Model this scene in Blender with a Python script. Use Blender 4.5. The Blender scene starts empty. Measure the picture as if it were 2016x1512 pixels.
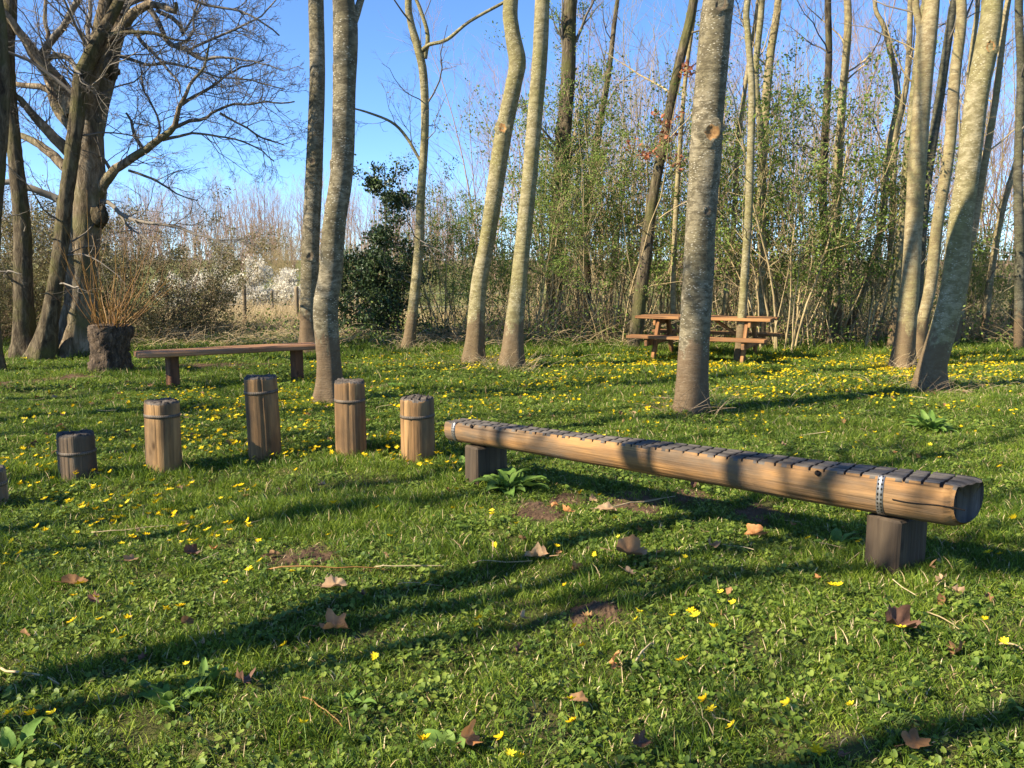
import bpy, math, random
import numpy as np
from mathutils import Vector, Matrix

# ------------------------------------------------------------------ camera, sky, sun, exposure
SC = bpy.context.scene
COL = SC.collection
FPX = 1650.0                      # focal length in photo pixels (2016 wide)
CAMZ = 1.5
PITCH = math.atan((756 - 530) / FPX)
cam_d = bpy.data.cameras.new('camera'); cam = bpy.data.objects.new('camera', cam_d); COL.objects.link(cam)
cam.location = (0, 0, CAMZ); cam.rotation_euler = (math.pi / 2 - PITCH, 0, 0)
cam_d.sensor_width = 36; cam_d.lens = 36 * FPX / 2016; cam_d.clip_end = 2000; cam_d.clip_start = 0.05
SC.camera = cam

SUN_EL = math.radians(35)
SUN_BACK = math.radians(25)       # sun stands to the left, 25 degrees behind the picture plane
to_sun = Vector((-math.cos(SUN_BACK) * math.cos(SUN_EL), -math.sin(SUN_BACK) * math.cos(SUN_EL), math.sin(SUN_EL)))
W = bpy.data.worlds.new('World'); SC.world = W; W.use_nodes = True
wn = W.node_tree; bg = wn.nodes['Background']
sky = wn.nodes.new('ShaderNodeTexSky'); sky.sky_type = 'NISHITA'; sky.sun_disc = False
sky.sun_elevation = SUN_EL; sky.sun_rotation = math.atan2(to_sun.x, to_sun.y)
sky.air_density = 0.7; sky.dust_density = 0.0; sky.ozone_density = 8.0; sky.altitude = 50
wn.links.new(sky.outputs[0], bg.inputs[0]); bg.inputs[1].default_value = 0.118
sun_d = bpy.data.lights.new('sun', 'SUN'); sun_o = bpy.data.objects.new('sun', sun_d); COL.objects.link(sun_o)
sun_d.energy = 5.0; sun_d.angle = math.radians(0.53); sun_d.color = (1.0, 0.90, 0.71)
sun_o.rotation_euler = (-to_sun).to_track_quat('-Z', 'Y').to_euler(); sun_o.location = (-20, -10, 20)
SC.view_settings.view_transform = 'Standard'; SC.view_settings.look = 'None'
SC.view_settings.gamma = 1.0; SC.view_settings.use_curve_mapping = False
SC.view_settings.exposure = 1.3
SC.cycles.max_bounces = 4; SC.cycles.diffuse_bounces = 2; SC.cycles.glossy_bounces = 2
SC.cycles.transmission_bounces = 3; SC.cycles.transparent_max_bounces = 4

# ------------------------------------------------------------------ helpers: ground height, picture point -> place
def _lat(seed):
    return np.random.RandomState(seed).rand(64, 64)
_LAT = {}
def vnoise(x, y, scale, seed=0):
    """smooth value noise 0..1"""
    if seed not in _LAT: _LAT[seed] = _lat(seed)
    L = _LAT[seed]
    x = np.asarray(x, float) * scale + 100.0; y = np.asarray(y, float) * scale + 100.0
    xi = np.floor(x).astype(int); yi = np.floor(y).astype(int)
    fx = x - xi; fy = y - yi; fx = fx * fx * (3 - 2 * fx); fy = fy * fy * (3 - 2 * fy)
    a = L[xi % 64, yi % 64]; b = L[(xi + 1) % 64, yi % 64]; c = L[xi % 64, (yi + 1) % 64]; d = L[(xi + 1) % 64, (yi + 1) % 64]
    return (a * (1 - fx) + b * fx) * (1 - fy) + (c * (1 - fx) + d * fx) * fy

def gz(x, y):
    x = np.asarray(x, float); y = np.asarray(y, float)
    z = 0.05 * (vnoise(x, y, 0.9, 1) - 0.5) + 0.05 * (vnoise(x, y, 2.6, 2) - 0.5) + 0.03 * (vnoise(x, y, 6.5, 3) - 0.5) + 0.012 * (vnoise(x, y, 14, 4) - 0.5)
    h = np.clip(y - 24, 0, 66)
    z = z + np.where(h < 10, h * h * 0.002, 0.2 + (h - 10) * 0.04)
    return z

CP, SP = math.cos(PITCH), math.sin(PITCH)
def ray(px, py):
    a = (px - 1008) / FPX; b = (756 - py) / FPX
    return np.array([a, CP + b * SP, -SP + b * CP])
def at(px, py, Y):
    r = ray(px, py); return np.array([0, 0, CAMZ]) + r * (Y / r[1])
def ground_at(px, py):
    r = ray(px, py); z = 0.0
    for _ in range(6):
        t = (z - CAMZ) / r[2]; p = np.array([0, 0, CAMZ]) + r * t; z = float(gz(p[0], p[1]))
    p[2] = z
    return p
def project(P):
    P = np.atleast_2d(P); d = P - np.array([0, 0, CAMZ])
    f = d[:, 1] * CP - d[:, 2] * SP; u = d[:, 1] * SP + d[:, 2] * CP
    return 1008 + FPX * d[:, 0] / f, 756 - FPX * u / f, f

# ------------------------------------------------------------------ helpers: objects and meshes
def put(o, parent=None):
    COL.objects.link(o)
    if parent is not None: o.parent = parent
    return o
def tag(o, label=None, cat=None, group=None, kind=None):
    if label: o['label'] = label
    if cat: o['category'] = cat
    if group: o['group'] = group
    if kind: o['kind'] = kind
    return o
def thing(name, label, cat, loc=(0, 0, 0), rz=0.0, group=None):
    o = bpy.data.objects.new(name, None); o.empty_display_size = 0.2
    o.location = tuple(map(float, loc)); o.rotation_euler = (0, 0, rz)
    put(o); return tag(o, label, cat, group)

class MB:
    """collects vertices and faces for one mesh"""
    def __init__(s): s.V = []; s.F4 = []; s.M4 = []; s.F3 = []; s.M3 = []; s.n = 0
    def add(s, V, F4=None, F3=None, m=0):
        V = np.asarray(V, float).reshape(-1, 3)
        if F4 is not None and len(F4):
            F = np.asarray(F4, int).reshape(-1, 4); s.F4.append(F + s.n)
            s.M4.append(np.full(len(F), m) if np.isscalar(m) else np.asarray(m))
        if F3 is not None and len(F3):
            F = np.asarray(F3, int).reshape(-1, 3); s.F3.append(F + s.n)
            s.M3.append(np.full(len(F), m) if np.isscalar(m) or F4 is not None else np.asarray(m))
        s.V.append(V); s.n += len(V); return s
    def mesh(s, name, mats=(), smooth=True, offset=None):
        V = np.concatenate(s.V) if s.V else np.zeros((0, 3))
        if offset is not None: V = V - np.asarray(offset, float)
        F4 = np.concatenate(s.F4) if s.F4 else np.zeros((0, 4), int)
        F3 = np.concatenate(s.F3) if s.F3 else np.zeros((0, 3), int)
        mi = np.concatenate(s.M4 + s.M3) if (s.M4 or s.M3) else np.zeros(0, int)
        me = bpy.data.meshes.new(name)
        me.vertices.add(len(V)); me.vertices.foreach_set('co', V.astype(np.float32).ravel())
        loops = np.concatenate([F4.ravel(), F3.ravel()]); np4, np3 = len(F4), len(F3)
        me.loops.add(len(loops)); me.loops.foreach_set('vertex_index', loops.astype(np.int32))
        me.polygons.add(np4 + np3)
        st = np.concatenate([np.arange(np4) * 4, np4 * 4 + np.arange(np3) * 3]).astype(np.int32)
        me.polygons.foreach_set('loop_start', st)
        me.polygons.foreach_set('material_index', mi.astype(np.int32))
        me.polygons.foreach_set('use_smooth', np.full(np4 + np3, bool(smooth)))
        for m in (mats if isinstance(mats, (list, tuple)) else [mats]): me.materials.append(m)
        me.update(calc_edges=True); me.validate()
        return me
    def obj(s, name, mats=(), parent=None, smooth=True, offset=None):
        return put(bpy.data.objects.new(name, s.mesh(name, mats, smooth, offset)), parent)

def norm(v): return v / np.maximum(np.linalg.norm(v, axis=-1, keepdims=True), 1e-9)

def tubes(mb, P, R, sides=4, m=0, cap=False):
    """P (n,k,3) centre lines, R (n,k) radii -> n tubes"""
    P = np.asarray(P, float); R = np.asarray(R, float)
    if P.ndim == 2: P = P[None]; R = R[None]
    n, k, _ = P.shape
    if n == 0: return
    T = np.empty_like(P); T[:, 1:-1] = P[:, 2:] - P[:, :-2]; T[:, 0] = P[:, 1] - P[:, 0]; T[:, -1] = P[:, -1] - P[:, -2]
    T = norm(T)
    mean = norm(P[:, -1] - P[:, 0])
    ax = np.argmin(np.abs(mean), axis=1); ref = np.eye(3)[ax][:, None, :]
    U = norm(np.cross(T, ref)); Vv = np.cross(T, U)
    a = np.linspace(0, 2 * np.pi, sides, endpoint=False)
    pts = P[:, :, None, :] + R[:, :, None, None] * (np.cos(a)[None, None, :, None] * U[:, :, None, :] + np.sin(a)[None, None, :, None] * Vv[:, :, None, :])
    i = np.arange(k - 1)[:, None]; j = np.arange(sides)[None, :]; j2 = (j + 1) % sides
    q = np.stack([i * sides + j, i * sides + j2, (i + 1) * sides + j2, (i + 1) * sides + j], -1).reshape(-1, 4)
    Q = (np.arange(n)[:, None, None] * (k * sides) + q[None]).reshape(-1, 4)
    mb.add(pts.reshape(-1, 3), F4=Q, m=m)
    if cap:
        for e, flip in ((0, True), (k - 1, False)):
            for b in range(n):
                ring = b * k * sides + e * sides + np.arange(sides)
                base = mb.n - n * k * sides
                c = len(mb.V); mb.add(P[b, e][None], F3=None)
                ci = mb.n - 1
                r2 = np.roll(ring, -1)
                f = np.stack([np.full(sides, ci), ring + base, r2 + base], -1)
                if flip: f = f[:, ::-1]
                mb.F3.append(f); mb.M3.append(np.full(sides, m))

def spline(pts, step):
    """Catmull-Rom through pts (k,d) resampled to about `step`"""
    pts = np.asarray(pts, float)
    p = np.vstack([2 * pts[0] - pts[1], pts, 2 * pts[-1] - pts[-2]]); out = []
    for i in range(1, len(p) - 2):
        n = max(2, int(np.linalg.norm(p[i + 1][:3] - p[i][:3]) / step))
        t = np.linspace(0, 1, n, endpoint=False)[:, None]
        out.append(0.5 * (2 * p[i] + (p[i + 1] - p[i - 1]) * t + (2 * p[i - 1] - 5 * p[i] + 4 * p[i + 1] - p[i + 2]) * t ** 2 + (3 * p[i] - p[i - 1] - 3 * p[i + 1] + p[i + 2]) * t ** 3))
    out.append(p[-2][None]); return np.vstack(out)

def bark_tube(mb, line, sides, rng, amp=0.06, flare=0.0, lobes=5, rough=0.02, m=0):
    """line (k,4) = xyz + radius; a trunk surface with swellings, fine ridges and root flare"""
    P = line[:, :3]; R = line[:, 3]; k = len(P)
    T = np.gradient(P, axis=0); T = norm(T)
    ref = np.array([0, 1.0, 0]); U = norm(np.cross(T, ref)); Vv = np.cross(T, U)
    a = np.linspace(0, 2 * np.pi, sides, endpoint=False)
    s = np.concatenate([[0], np.cumsum(np.linalg.norm(np.diff(P, axis=0), axis=1))])
    ph = rng.rand(8) * 6.28
    A, S = np.meshgrid(a, s)
    rad = 1 + amp * (0.5 * np.sin(2 * A + ph[0] + S * 0.9) + 0.4 * np.sin(A + ph[1] - S * 1.7) + 0.5 * np.sin(S * 2.3 + ph[2]) * np.sin(A + ph[3]) + 0.3 * np.sin(3 * A + ph[4] + S * 3.1))
    rad += rough * (rng.rand(k, sides) - 0.5) * 2
    if flare:
        fl = flare * np.exp(-S / 0.26) * (0.55 + 0.45 * np.sin(lobes * A + ph[5])); rad += fl
    rr = R[:, None] * rad
    V = P[:, None, :] + rr[:, :, None] * (np.cos(a)[None, :, None] * U[:, None, :] + np.sin(a)[None, :, None] * Vv[:, None, :])
    i = np.arange(k - 1)[:, None]; j = np.arange(sides)[None, :]; j2 = (j + 1) % sides
    q = np.stack([i * sides + j, i * sides + j2, (i + 1) * sides + j2, (i + 1) * sides + j], -1).reshape(-1, 4)
    mb.add(V.reshape(-1, 3), F4=q, m=m)

def grow(P, R, nchild, rng, t0=0.2, t1=1.0, ang=(0.5, 1.0), lenf=0.45, k=4, wander=0.25, up=0.05, rf=0.55, lens=None, tipr=0.3, minr=0.0015, flat=0.0):
    """children branches on parent lines P (n,K,3), R (n,K)"""
    n, K, _ = P.shape
    L = np.linalg.norm(np.diff(P, axis=1), axis=2).sum(1)
    idx = np.repeat(np.arange(n), nchild); m = len(idx)
    t = t0 + (t1 - t0) * rng.rand(m)
    f = t * (K - 1); i0 = np.minimum(f.astype(int), K - 2); fr = (f - i0)[:, None]
    pos = P[idx, i0] * (1 - fr) + P[idx, i0 + 1] * fr
    rad = R[idx, i0] * (1 - fr[:, 0]) + R[idx, i0 + 1] * fr[:, 0]
    tan = norm(P[idx, i0 + 1] - P[idx, i0])
    rv = norm(rng.randn(m, 3)); perp = norm(np.cross(tan, rv))
    if flat: perp = norm(perp * np.array([1, 1 - flat, 1]))
    a = ang[0] + (ang[1] - ang[0]) * rng.rand(m)
    d = norm(tan * np.cos(a)[:, None] + perp * np.sin(a)[:, None])
    base = L[idx] if lens is None else np.full(m, lens)
    ln = base * lenf * (1.15 - 0.6 * t) * (0.6 + 0.7 * rng.rand(m))
    out = np.empty((m, k, 3)); out[:, 0] = pos; seg = (ln / (k - 1))[:, None]
    for q in range(1, k):
        out[:, q] = out[:, q - 1] + d * seg
        d = norm(d + wander * rng.randn(m, 3) + np.array([0, 0, up]))
    r0 = np.maximum(rad * rf, minr)
    rr = r0[:, None] * np.linspace(1, tipr, k)[None]
    return out, np.maximum(rr, minr * 0.6)

def leaf_cards(mb, pos, rng, size, aspect=0.55, m=0, droop=0.2, updir=None):
    """small folded leaf faces (two triangles sharing a midrib, folded)"""
    n = len(pos)
    if n == 0: return
    d = norm(rng.randn(n, 3) + np.array([0, 0, 0.15])); s = norm(np.cross(d, rng.randn(n, 3))); nn = np.cross(d, s)
    L = (size * (0.6 + 0.8 * rng.rand(n)))[:, None]
    b = pos; tip = pos + d * L - nn * L * 0.1; mid = pos + d * L * 0.45
    l = mid + s * L * aspect * 0.5 + nn * L * 0.10; r = mid - s * L * aspect * 0.5 + nn * L * 0.10
    V = np.stack([b, l, tip, r], 1).reshape(-1, 3); o = np.arange(n)[:, None] * 4
    F = np.concatenate([o + np.array([0, 2, 1])[None], o + np.array([0, 3, 2])[None]], 0)
    mb.add(V, F3=F, m=m)

def box(mb, cx, cy, cz, sx, sy, sz, m=0, R=None, bev=0.006):
    """box with chamfered edges; R an optional 3x3 turn"""
    hx, hy, hz = sx / 2, sy / 2, sz / 2; b = min(bev, hx * .4, hy * .4, hz * .4)
    V = []; idx = {}
    for X in (-1, 1):
        for Y in (-1, 1):
            for Z in (-1, 1):
                for ax in range(3):
                    v = [X * (hx - b), Y * (hy - b), Z * (hz - b)]; h = (hx, hy, hz)[ax]; v[ax] = (X, Y, Z)[ax] * h
                    idx[(X, Y, Z, ax)] = len(V); V.append(v)
    F4 = []; F3 = []
    for ax in range(3):
        o = [q for q in range(3) if q != ax]
        for s in (-1, 1):
            c = []
            for (p, q) in ((-1, -1), (1, -1), (1, 1), (-1, 1)):
                k = [0, 0, 0]; k[ax] = s; k[o[0]] = p; k[o[1]] = q; c.append(idx[(k[0], k[1], k[2], ax)])
            F4.append(c if (s > 0) == (ax != 1) else c[::-1])
    for ax in range(3):
        o = [q for q in range(3) if q != ax]
        for p in (-1, 1):
            for q in (-1, 1):
                k = [0, 0, 0]; k[o[0]] = p; k[o[1]] = q; a = list(k); a[ax] = -1; c = list(k); c[ax] = 1
                F4.append([idx[(*a, o[0])], idx[(*c, o[0])], idx[(*c, o[1])], idx[(*a, o[1])]])
    for X in (-1, 1):
        for Y in (-1, 1):
            for Z in (-1, 1): F3.append([idx[(X, Y, Z, 0)], idx[(X, Y, Z, 1)], idx[(X, Y, Z, 2)]])
    V = np.array(V)
    if R is not None: V = V @ np.asarray(R).T
    V = V + np.array([cx, cy, cz]); mb.add(V, F4=F4, F3=F3, m=m)

# ------------------------------------------------------------------ helpers: materials
def nd(nt, typ, ins=None, **kw):
    n = nt.nodes.new(typ)
    for k, v in kw.items(): setattr(n, k, v)
    for k, v in (ins or {}).items():
        s = n.inputs[k]
        if isinstance(v, bpy.types.NodeSocket): nt.links.new(v, s)
        else: s.default_value = v
    return n
def ramp(nt, fac, stops):
    r = nt.nodes.new('ShaderNodeValToRGB'); e = r.color_ramp.elements
    while len(e) < len(stops): e.new(0.5)
    for el, (p, c) in zip(e, stops): el.position = p; el.color = (*c, 1) if len(c) == 3 else c
    nt.links.new(fac, r.inputs[0]); return r.outputs[0]
def mixc(nt, fac, a, b, mode='MIX'):
    n = nt.nodes.new('ShaderNodeMix'); n.data_type = 'RGBA'; n.blend_type = mode
    for s, v in ((n.inputs[0], fac), (n.inputs[6], a), (n.inputs[7], b)):
        if isinstance(v, bpy.types.NodeSocket): nt.links.new(v, s)
        elif isinstance(v, (int, float)): s.default_value = v
        else: s.default_value = (*v, 1)
    return n.outputs[2]
def new_mat(name):
    m = bpy.data.materials.new(name); m.use_nodes = True; nt = m.node_tree; nt.nodes.clear()
    out = nt.nodes.new('ShaderNodeOutputMaterial'); return m, nt, out
def finish(nt, out, col, rough=0.8, bump=None, bstr=0.4, bdist=0.01, spec=0.3, transl=0.0, tcol=None, metal=0.0):
    p = nd(nt, 'ShaderNodeBsdfPrincipled', {'Roughness': rough, 'Specular IOR Level': spec, 'Metallic': metal})
    if isinstance(col, bpy.types.NodeSocket): nt.links.new(col, p.inputs['Base Color'])
    else: p.inputs['Base Color'].default_value = (*col, 1)
    if bump is not None:
        b = nd(nt, 'ShaderNodeBump', {'Strength': bstr, 'Distance': bdist, 'Height': bump}); nt.links.new(b.outputs[0], p.inputs['Normal'])
    sh = p.outputs[0]
    if transl:
        t = nt.nodes.new('ShaderNodeBsdfTranslucent'); c = tcol if tcol is not None else col
        if isinstance(c, bpy.types.NodeSocket): nt.links.new(c, t.inputs[0])
        else: t.inputs[0].default_value = (*c, 1)
        ms = nd(nt, 'ShaderNodeMixShader', {0: transl}); nt.links.new(sh, ms.inputs[1]); nt.links.new(t.outputs[0], ms.inputs[2]); sh = ms.outputs[0]
    nt.links.new(sh, out.inputs[0])
def noise(nt, vec, scale, detail=4, rough=0.55, dist=0.0):
    return nd(nt, 'ShaderNodeTexNoise', {'Vector': vec, 'Scale': scale, 'Detail': detail, 'Roughness': rough, 'Distortion': dist}).outputs[0]
def mapped(nt, vec, scale=(1, 1, 1), loc=(0, 0, 0)):
    return nd(nt, 'ShaderNodeMapping', {'Vector': vec, 'Scale': scale, 'Location': loc}).outputs[0]
def coords(nt, kind='Object'): return nt.nodes.new('ShaderNodeTexCoord').outputs[kind]
def worldpos(nt): return nt.nodes.new('ShaderNodeNewGeometry').outputs['Position']

def smooth_bark(name, base, green, pale, dark, spots=0.5, foot=(0.14, 0.09, 0.05), bands=0.5):
    """smooth young bark: mottled lichen, horizontal lenticel flecks, algae tint, soil-stained foot"""
    m, nt, out = new_mat(name); w = worldpos(nt)
    big = noise(nt, mapped(nt, w, (1, 1, 0.55)), 3.0, 5, 0.6)
    c = mixc(nt, ramp(nt, big, [(0.40, (0, 0, 0)), (0.60, (1, 1, 1))]), base, green)
    mot = noise(nt, mapped(nt, w, (1, 1, 1.8), (3, 7, 1)), 9, 5, 0.65, 0.5)
    c = mixc(nt, ramp(nt, mot, [(0.42, (0.8, 0.8, 0.8)), (0.57, (0, 0, 0))]), c, dark)
    fine = noise(nt, mapped(nt, w, (1, 1, 2.6)), 26, 4, 0.7)
    c = mixc(nt, ramp(nt, fine, [(0.50, (0, 0, 0)), (0.66, (0.6, 0.6, 0.6))]), c, dark)
    v = nd(nt, 'ShaderNodeTexVoronoi', {'Vector': mapped(nt, w, (1, 1, 2.4)), 'Scale': 24.0, 'Randomness': 1.0}).outputs['Distance']
    pm = noise(nt, w, 4.0, 4)
    sp = nd(nt, 'ShaderNodeMath', {0: ramp(nt, v, [(0.14, (1, 1, 1)), (0.30, (0, 0, 0))]), 1: ramp(nt, pm, [(0.42, (0, 0, 0)), (0.54, (spots, spots, spots))])}, operation='MULTIPLY').outputs[0]
    c = mixc(nt, sp, c, pale)
    bw = noise(nt, mapped(nt, w, (0.6, 0.6, 9), (1, 2, 5)), 2.2, 4, 0.65)
    c = mixc(nt, ramp(nt, bw, [(0.58, (0, 0, 0)), (0.70, (bands, bands, bands))]), c, dark)
    z = nd(nt, 'ShaderNodeSeparateXYZ', {0: w}).outputs[2]
    zz = nd(nt, 'ShaderNodeMath', {0: z, 1: nd(nt, 'ShaderNodeMath', {0: noise(nt, mapped(nt, w, (1, 1, 0.5)), 7, 5, 0.7), 1: 1.3}, operation='MULTIPLY').outputs[0]}, operation='SUBTRACT').outputs[0]
    c = mixc(nt, ramp(nt, zz, [(-0.28, (0.8, 0.8, 0.8)), (0.08, (0, 0, 0))]), c, foot)
    h = nd(nt, 'ShaderNodeMath', {0: fine, 1: nd(nt, 'ShaderNodeMath', {0: bw, 1: mot}, operation='ADD').outputs[0]}, operation='ADD').outputs[0]
    finish(nt, out, c, 0.9, h, 0.6, 0.014, 0.2); return m

def rough_bark(name, a, b, pale, moss=None, scale=9):
    m, nt, out = new_mat(name); w = worldpos(nt)
    f = noise(nt, mapped(nt, w, (1, 1, 0.28)), scale * 1.6, 6, 0.7, 0.6)
    c = ramp(nt, f, [(0.3, a), (0.5, b), (0.72, pale)])
    if moss:
        c = mixc(nt, ramp(nt, noise(nt, w, 2.0, 4), [(0.48, (0, 0, 0)), (0.66, (0.8, 0.8, 0.8))]), c, moss)
    finish(nt, out, c, 0.95, f, 1.0, 0.05, 0.15); return m

def plain(name, cols, scale=6, rough=0.85, spec=0.2, transl=0.0, island=False, bstr=0.0, inst=False, spread=0.5):
    """colour drifting between a few tones: by place, and by leaf (island) or instance"""
    m, nt, out = new_mat(name); w = worldpos(nt); f = noise(nt, w, scale, 3)
    if island:
        g = nt.nodes.new('ShaderNodeNewGeometry').outputs['Random Per Island']
        f = nd(nt, 'ShaderNodeMath', {0: nd(nt, 'ShaderNodeMath', {0: f, 1: 0.55}, operation='MULTIPLY').outputs[0], 1: nd(nt, 'ShaderNodeMath', {0: g, 1: 0.45}, operation='MULTIPLY').outputs[0]}, operation='ADD').outputs[0]
    if inst:
        g = nt.nodes.new('ShaderNodeObjectInfo').outputs['Random']
        f = nd(nt, 'ShaderNodeMath', {0: nd(nt, 'ShaderNodeMath', {0: f, 1: 0.6}, operation='MULTIPLY').outputs[0], 1: nd(nt, 'ShaderNodeMath', {0: g, 1: 0.4}, operation='MULTIPLY').outputs[0]}, operation='ADD').outputs[0]
    k = len(cols); c = ramp(nt, f, [(0.5 - spread / 2 + spread * i / max(1, k - 1), cc) for i, cc in enumerate(cols)])
    finish(nt, out, c, rough, noise(nt, w, 40, 3) if bstr else None, bstr, 0.005, spec, transl); return m

def timber(name, gold, mid, dark, axis=2, streak=18, stain=0.5, grey=None, rough=0.75):
    """wood with grain along one local axis, knots, weather stains"""
    m, nt, out = new_mat(name); o = coords(nt); oi = nt.nodes.new('ShaderNodeObjectInfo').outputs['Random']
    off = nd(nt, 'ShaderNodeVectorMath', {0: o, 1: nd(nt, 'ShaderNodeCombineXYZ', {0: nd(nt, 'ShaderNodeMath', {0: oi, 1: 37.0}, operation='MULTIPLY').outputs[0], 1: oi, 2: oi}).outputs[0]}, operation='ADD').outputs[0]
    sc = [1, 1, 1]; sc[axis] = 0.07
    g = noise(nt, mapped(nt, off, tuple(sc)), streak, 6, 0.65, 0.3)
    c = ramp(nt, g, [(0.32, dark), (0.46, mid), (0.62, gold)])
    sc2 = [1, 1, 1]; sc2[axis] = 0.3
    st = noise(nt, mapped(nt, off, tuple(sc2)), 5, 5, 0.6)
    c = mixc(nt, ramp(nt, st, [(0.44, (0, 0, 0)), (0.62, (stain, stain, stain))]), c, grey or dark)
    sc3 = [1, 1, 1]; sc3[axis] = 0.02
    cr = noise(nt, mapped(nt, off, tuple(sc3)), 45, 3, 0.6)
    c = mixc(nt, ramp(nt, cr, [(0.30, (0.75, 0.75, 0.75)), (0.40, (0, 0, 0))]), c, (dark[0] * .35, dark[1] * .35, dark[2] * .35))
    sc4 = [1, 1, 1]; sc4[axis] = 0.45
    kv = nd(nt, 'ShaderNodeTexVoronoi', {'Vector': mapped(nt, off, tuple(sc4), (.3, .1, .7)), 'Scale': 7.0, 'Randomness': 1.0}).outputs['Distance']
    c = mixc(nt, ramp(nt, kv, [(0.05, (0.85, 0.85, 0.85)), (0.15, (0, 0, 0))]), c, (dark[0] * .5, dark[1] * .5, dark[2] * .5))
    blotch = noise(nt, mapped(nt, off, tuple(sc2), (5, 3, 2)), 2.6, 4, 0.6)
    c = mixc(nt, ramp(nt, blotch, [(0.46, (0, 0, 0)), (0.60, (0.55, 0.55, 0.55))]), c, (dark[0] * .9, dark[1] * .95, dark[2]))
    h = nd(nt, 'ShaderNodeMath', {0: g, 1: cr}, operation='ADD').outputs[0]
    finish(nt, out, c, rough, h, 0.7, 0.01, 0.2); return m

MAT = {}
MAT['alder'] = smooth_bark('olive_bark', (0.32, 0.27, 0.155), (0.235, 0.205, 0.082), (0.56, 0.50, 0.35), (0.145, 0.118, 0.052), 0.8)
MAT['grey_alder'] = smooth_bark('grey_bark', (0.27, 0.225, 0.145), (0.175, 0.145, 0.082), (0.50, 0.45, 0.34), (0.075, 0.06, 0.034), 0.85)
MAT['dark_alder'] = smooth_bark('dark_grey_bark', (0.14, 0.125, 0.085), (0.10, 0.095, 0.05), (0.30, 0.28, 0.20), (0.05, 0.045, 0.03), 0.5)
MAT['pale_stem'] = smooth_bark('pale_stem_bark', (0.36, 0.29, 0.165), (0.27, 0.225, 0.10), (0.50, 0.43, 0.29), (0.19, 0.14, 0.07), 0.5)
MAT['rough'] = rough_bark('rough_brown_bark', (0.025, 0.018, 0.012), (0.10, 0.076, 0.046), (0.24, 0.19, 0.115), (0.11, 0.105, 0.035))
MAT['old_pale'] = rough_bark('old_pale_bark', (0.045, 0.032, 0.02), (0.20, 0.15, 0.095), (0.48, 0.39, 0.27), (0.13, 0.12, 0.05), 6)
MAT['stump'] = rough_bark('stump_bark', (0.02, 0.015, 0.01), (0.09, 0.065, 0.045), (0.24, 0.17, 0.11), None, 12)
MAT['twig'] = plain('twig', [(0.12, 0.085, 0.05), (0.25, 0.175, 0.105), (0.37, 0.275, 0.17)], 1.5)
MAT['twig_grey'] = plain('twig_grey', [(0.09, 0.075, 0.06), (0.17, 0.145, 0.115), (0.26, 0.22, 0.17)], 1.5)
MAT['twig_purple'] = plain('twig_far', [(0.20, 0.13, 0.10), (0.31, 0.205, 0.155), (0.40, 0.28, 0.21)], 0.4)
MAT['stem_tan'] = plain('shrub_stem', [(0.22, 0.16, 0.08), (0.38, 0.285, 0.145), (0.50, 0.385, 0.21)], 2.0)
MAT['withy'] = plain('withy', [(0.13, 0.065, 0.018), (0.26, 0.125, 0.028), (0.34, 0.19, 0.05)], 3.0, 0.5, 0.4, island=True)
MAT['straw'] = plain('straw', [(0.30, 0.20, 0.105), (0.46, 0.345, 0.19), (0.60, 0.48, 0.29)], 2.0, island=True)
MAT['leaf_spring'] = plain('leaf_spring', [(0.085, 0.145, 0.022), (0.175, 0.25, 0.042), (0.30, 0.37, 0.085)], 0.8, 0.55, 0.25, 0.4, island=True)
MAT['leaf_olive'] = plain('leaf_olive', [(0.11, 0.105, 0.04), (0.19, 0.17, 0.065), (0.29, 0.25, 0.11)], 0.8, 0.5, 0.3, 0.25, island=True)
MAT['leaf_holly'] = plain('leaf_holly', [(0.022, 0.042, 0.013), (0.045, 0.075, 0.022), (0.085, 0.12, 0.04)], 0.8, 0.45, 0.35, 0.08, island=True)
MAT['leaf_rust'] = plain('leaf_rust', [(0.30, 0.10, 0.05), (0.45, 0.18, 0.09)], 3, 0.7, 0.2, 0.3, island=True)
MAT['blossom'] = plain('blossom', [(0.62, 0.55, 0.42), (0.84, 0.79, 0.66)], 1.0, 0.8, 0.1, 0.3, island=True)
MAT['grass'] = plain('grass_blade', [(0.06, 0.108, 0.009), (0.165, 0.25, 0.02), (0.35, 0.42, 0.05)], 1.3, 0.55, 0.3, 0.42, island=True, spread=.34)
MAT['grass_dark'] = plain('grass_blade_deep', [(0.044, 0.088, 0.009), (0.105, 0.18, 0.015), (0.20, 0.275, 0.03)], 1.3, 0.55, 0.3, 0.4, island=True, spread=.36)
MAT['celandine'] = plain('celandine_leaf', [(0.048, 0.088, 0.011), (0.115, 0.18, 0.022), (0.24, 0.30, 0.048)], 1.7, 0.5, 0.3, 0.36, island=True, spread=.36)
MAT['dock'] = plain('dock_leaf', [(0.08, 0.16, 0.025), (0.15, 0.25, 0.045), (0.25, 0.34, 0.085)], 9, 0.62, 0.2, 0.3, bstr=0.6)
MAT['petal'] = plain('petal', [(0.60, 0.36, 0.005), (0.78, 0.56, 0.012), (0.82, 0.68, 0.05)], 9, 0.7, 0.1, 0.2, inst=True)
MAT['stalk'] = plain('stalk', [(0.10, 0.17, 0.03), (0.18, 0.24, 0.06)], 9, 0.5)
MAT['dead_leaf'] = plain('dead_leaf', [(0.17, 0.085, 0.035), (0.34, 0.185, 0.085), (0.50, 0.33, 0.185)], 7, 0.75, 0.15, 0.18, inst=True, bstr=0.5)
MAT['dead_orange'] = plain('dead_leaf_orange', [(0.40, 0.16, 0.05), (0.56, 0.27, 0.10)], 30, 0.65, 0.3, 0.2, bstr=0.5)
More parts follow.
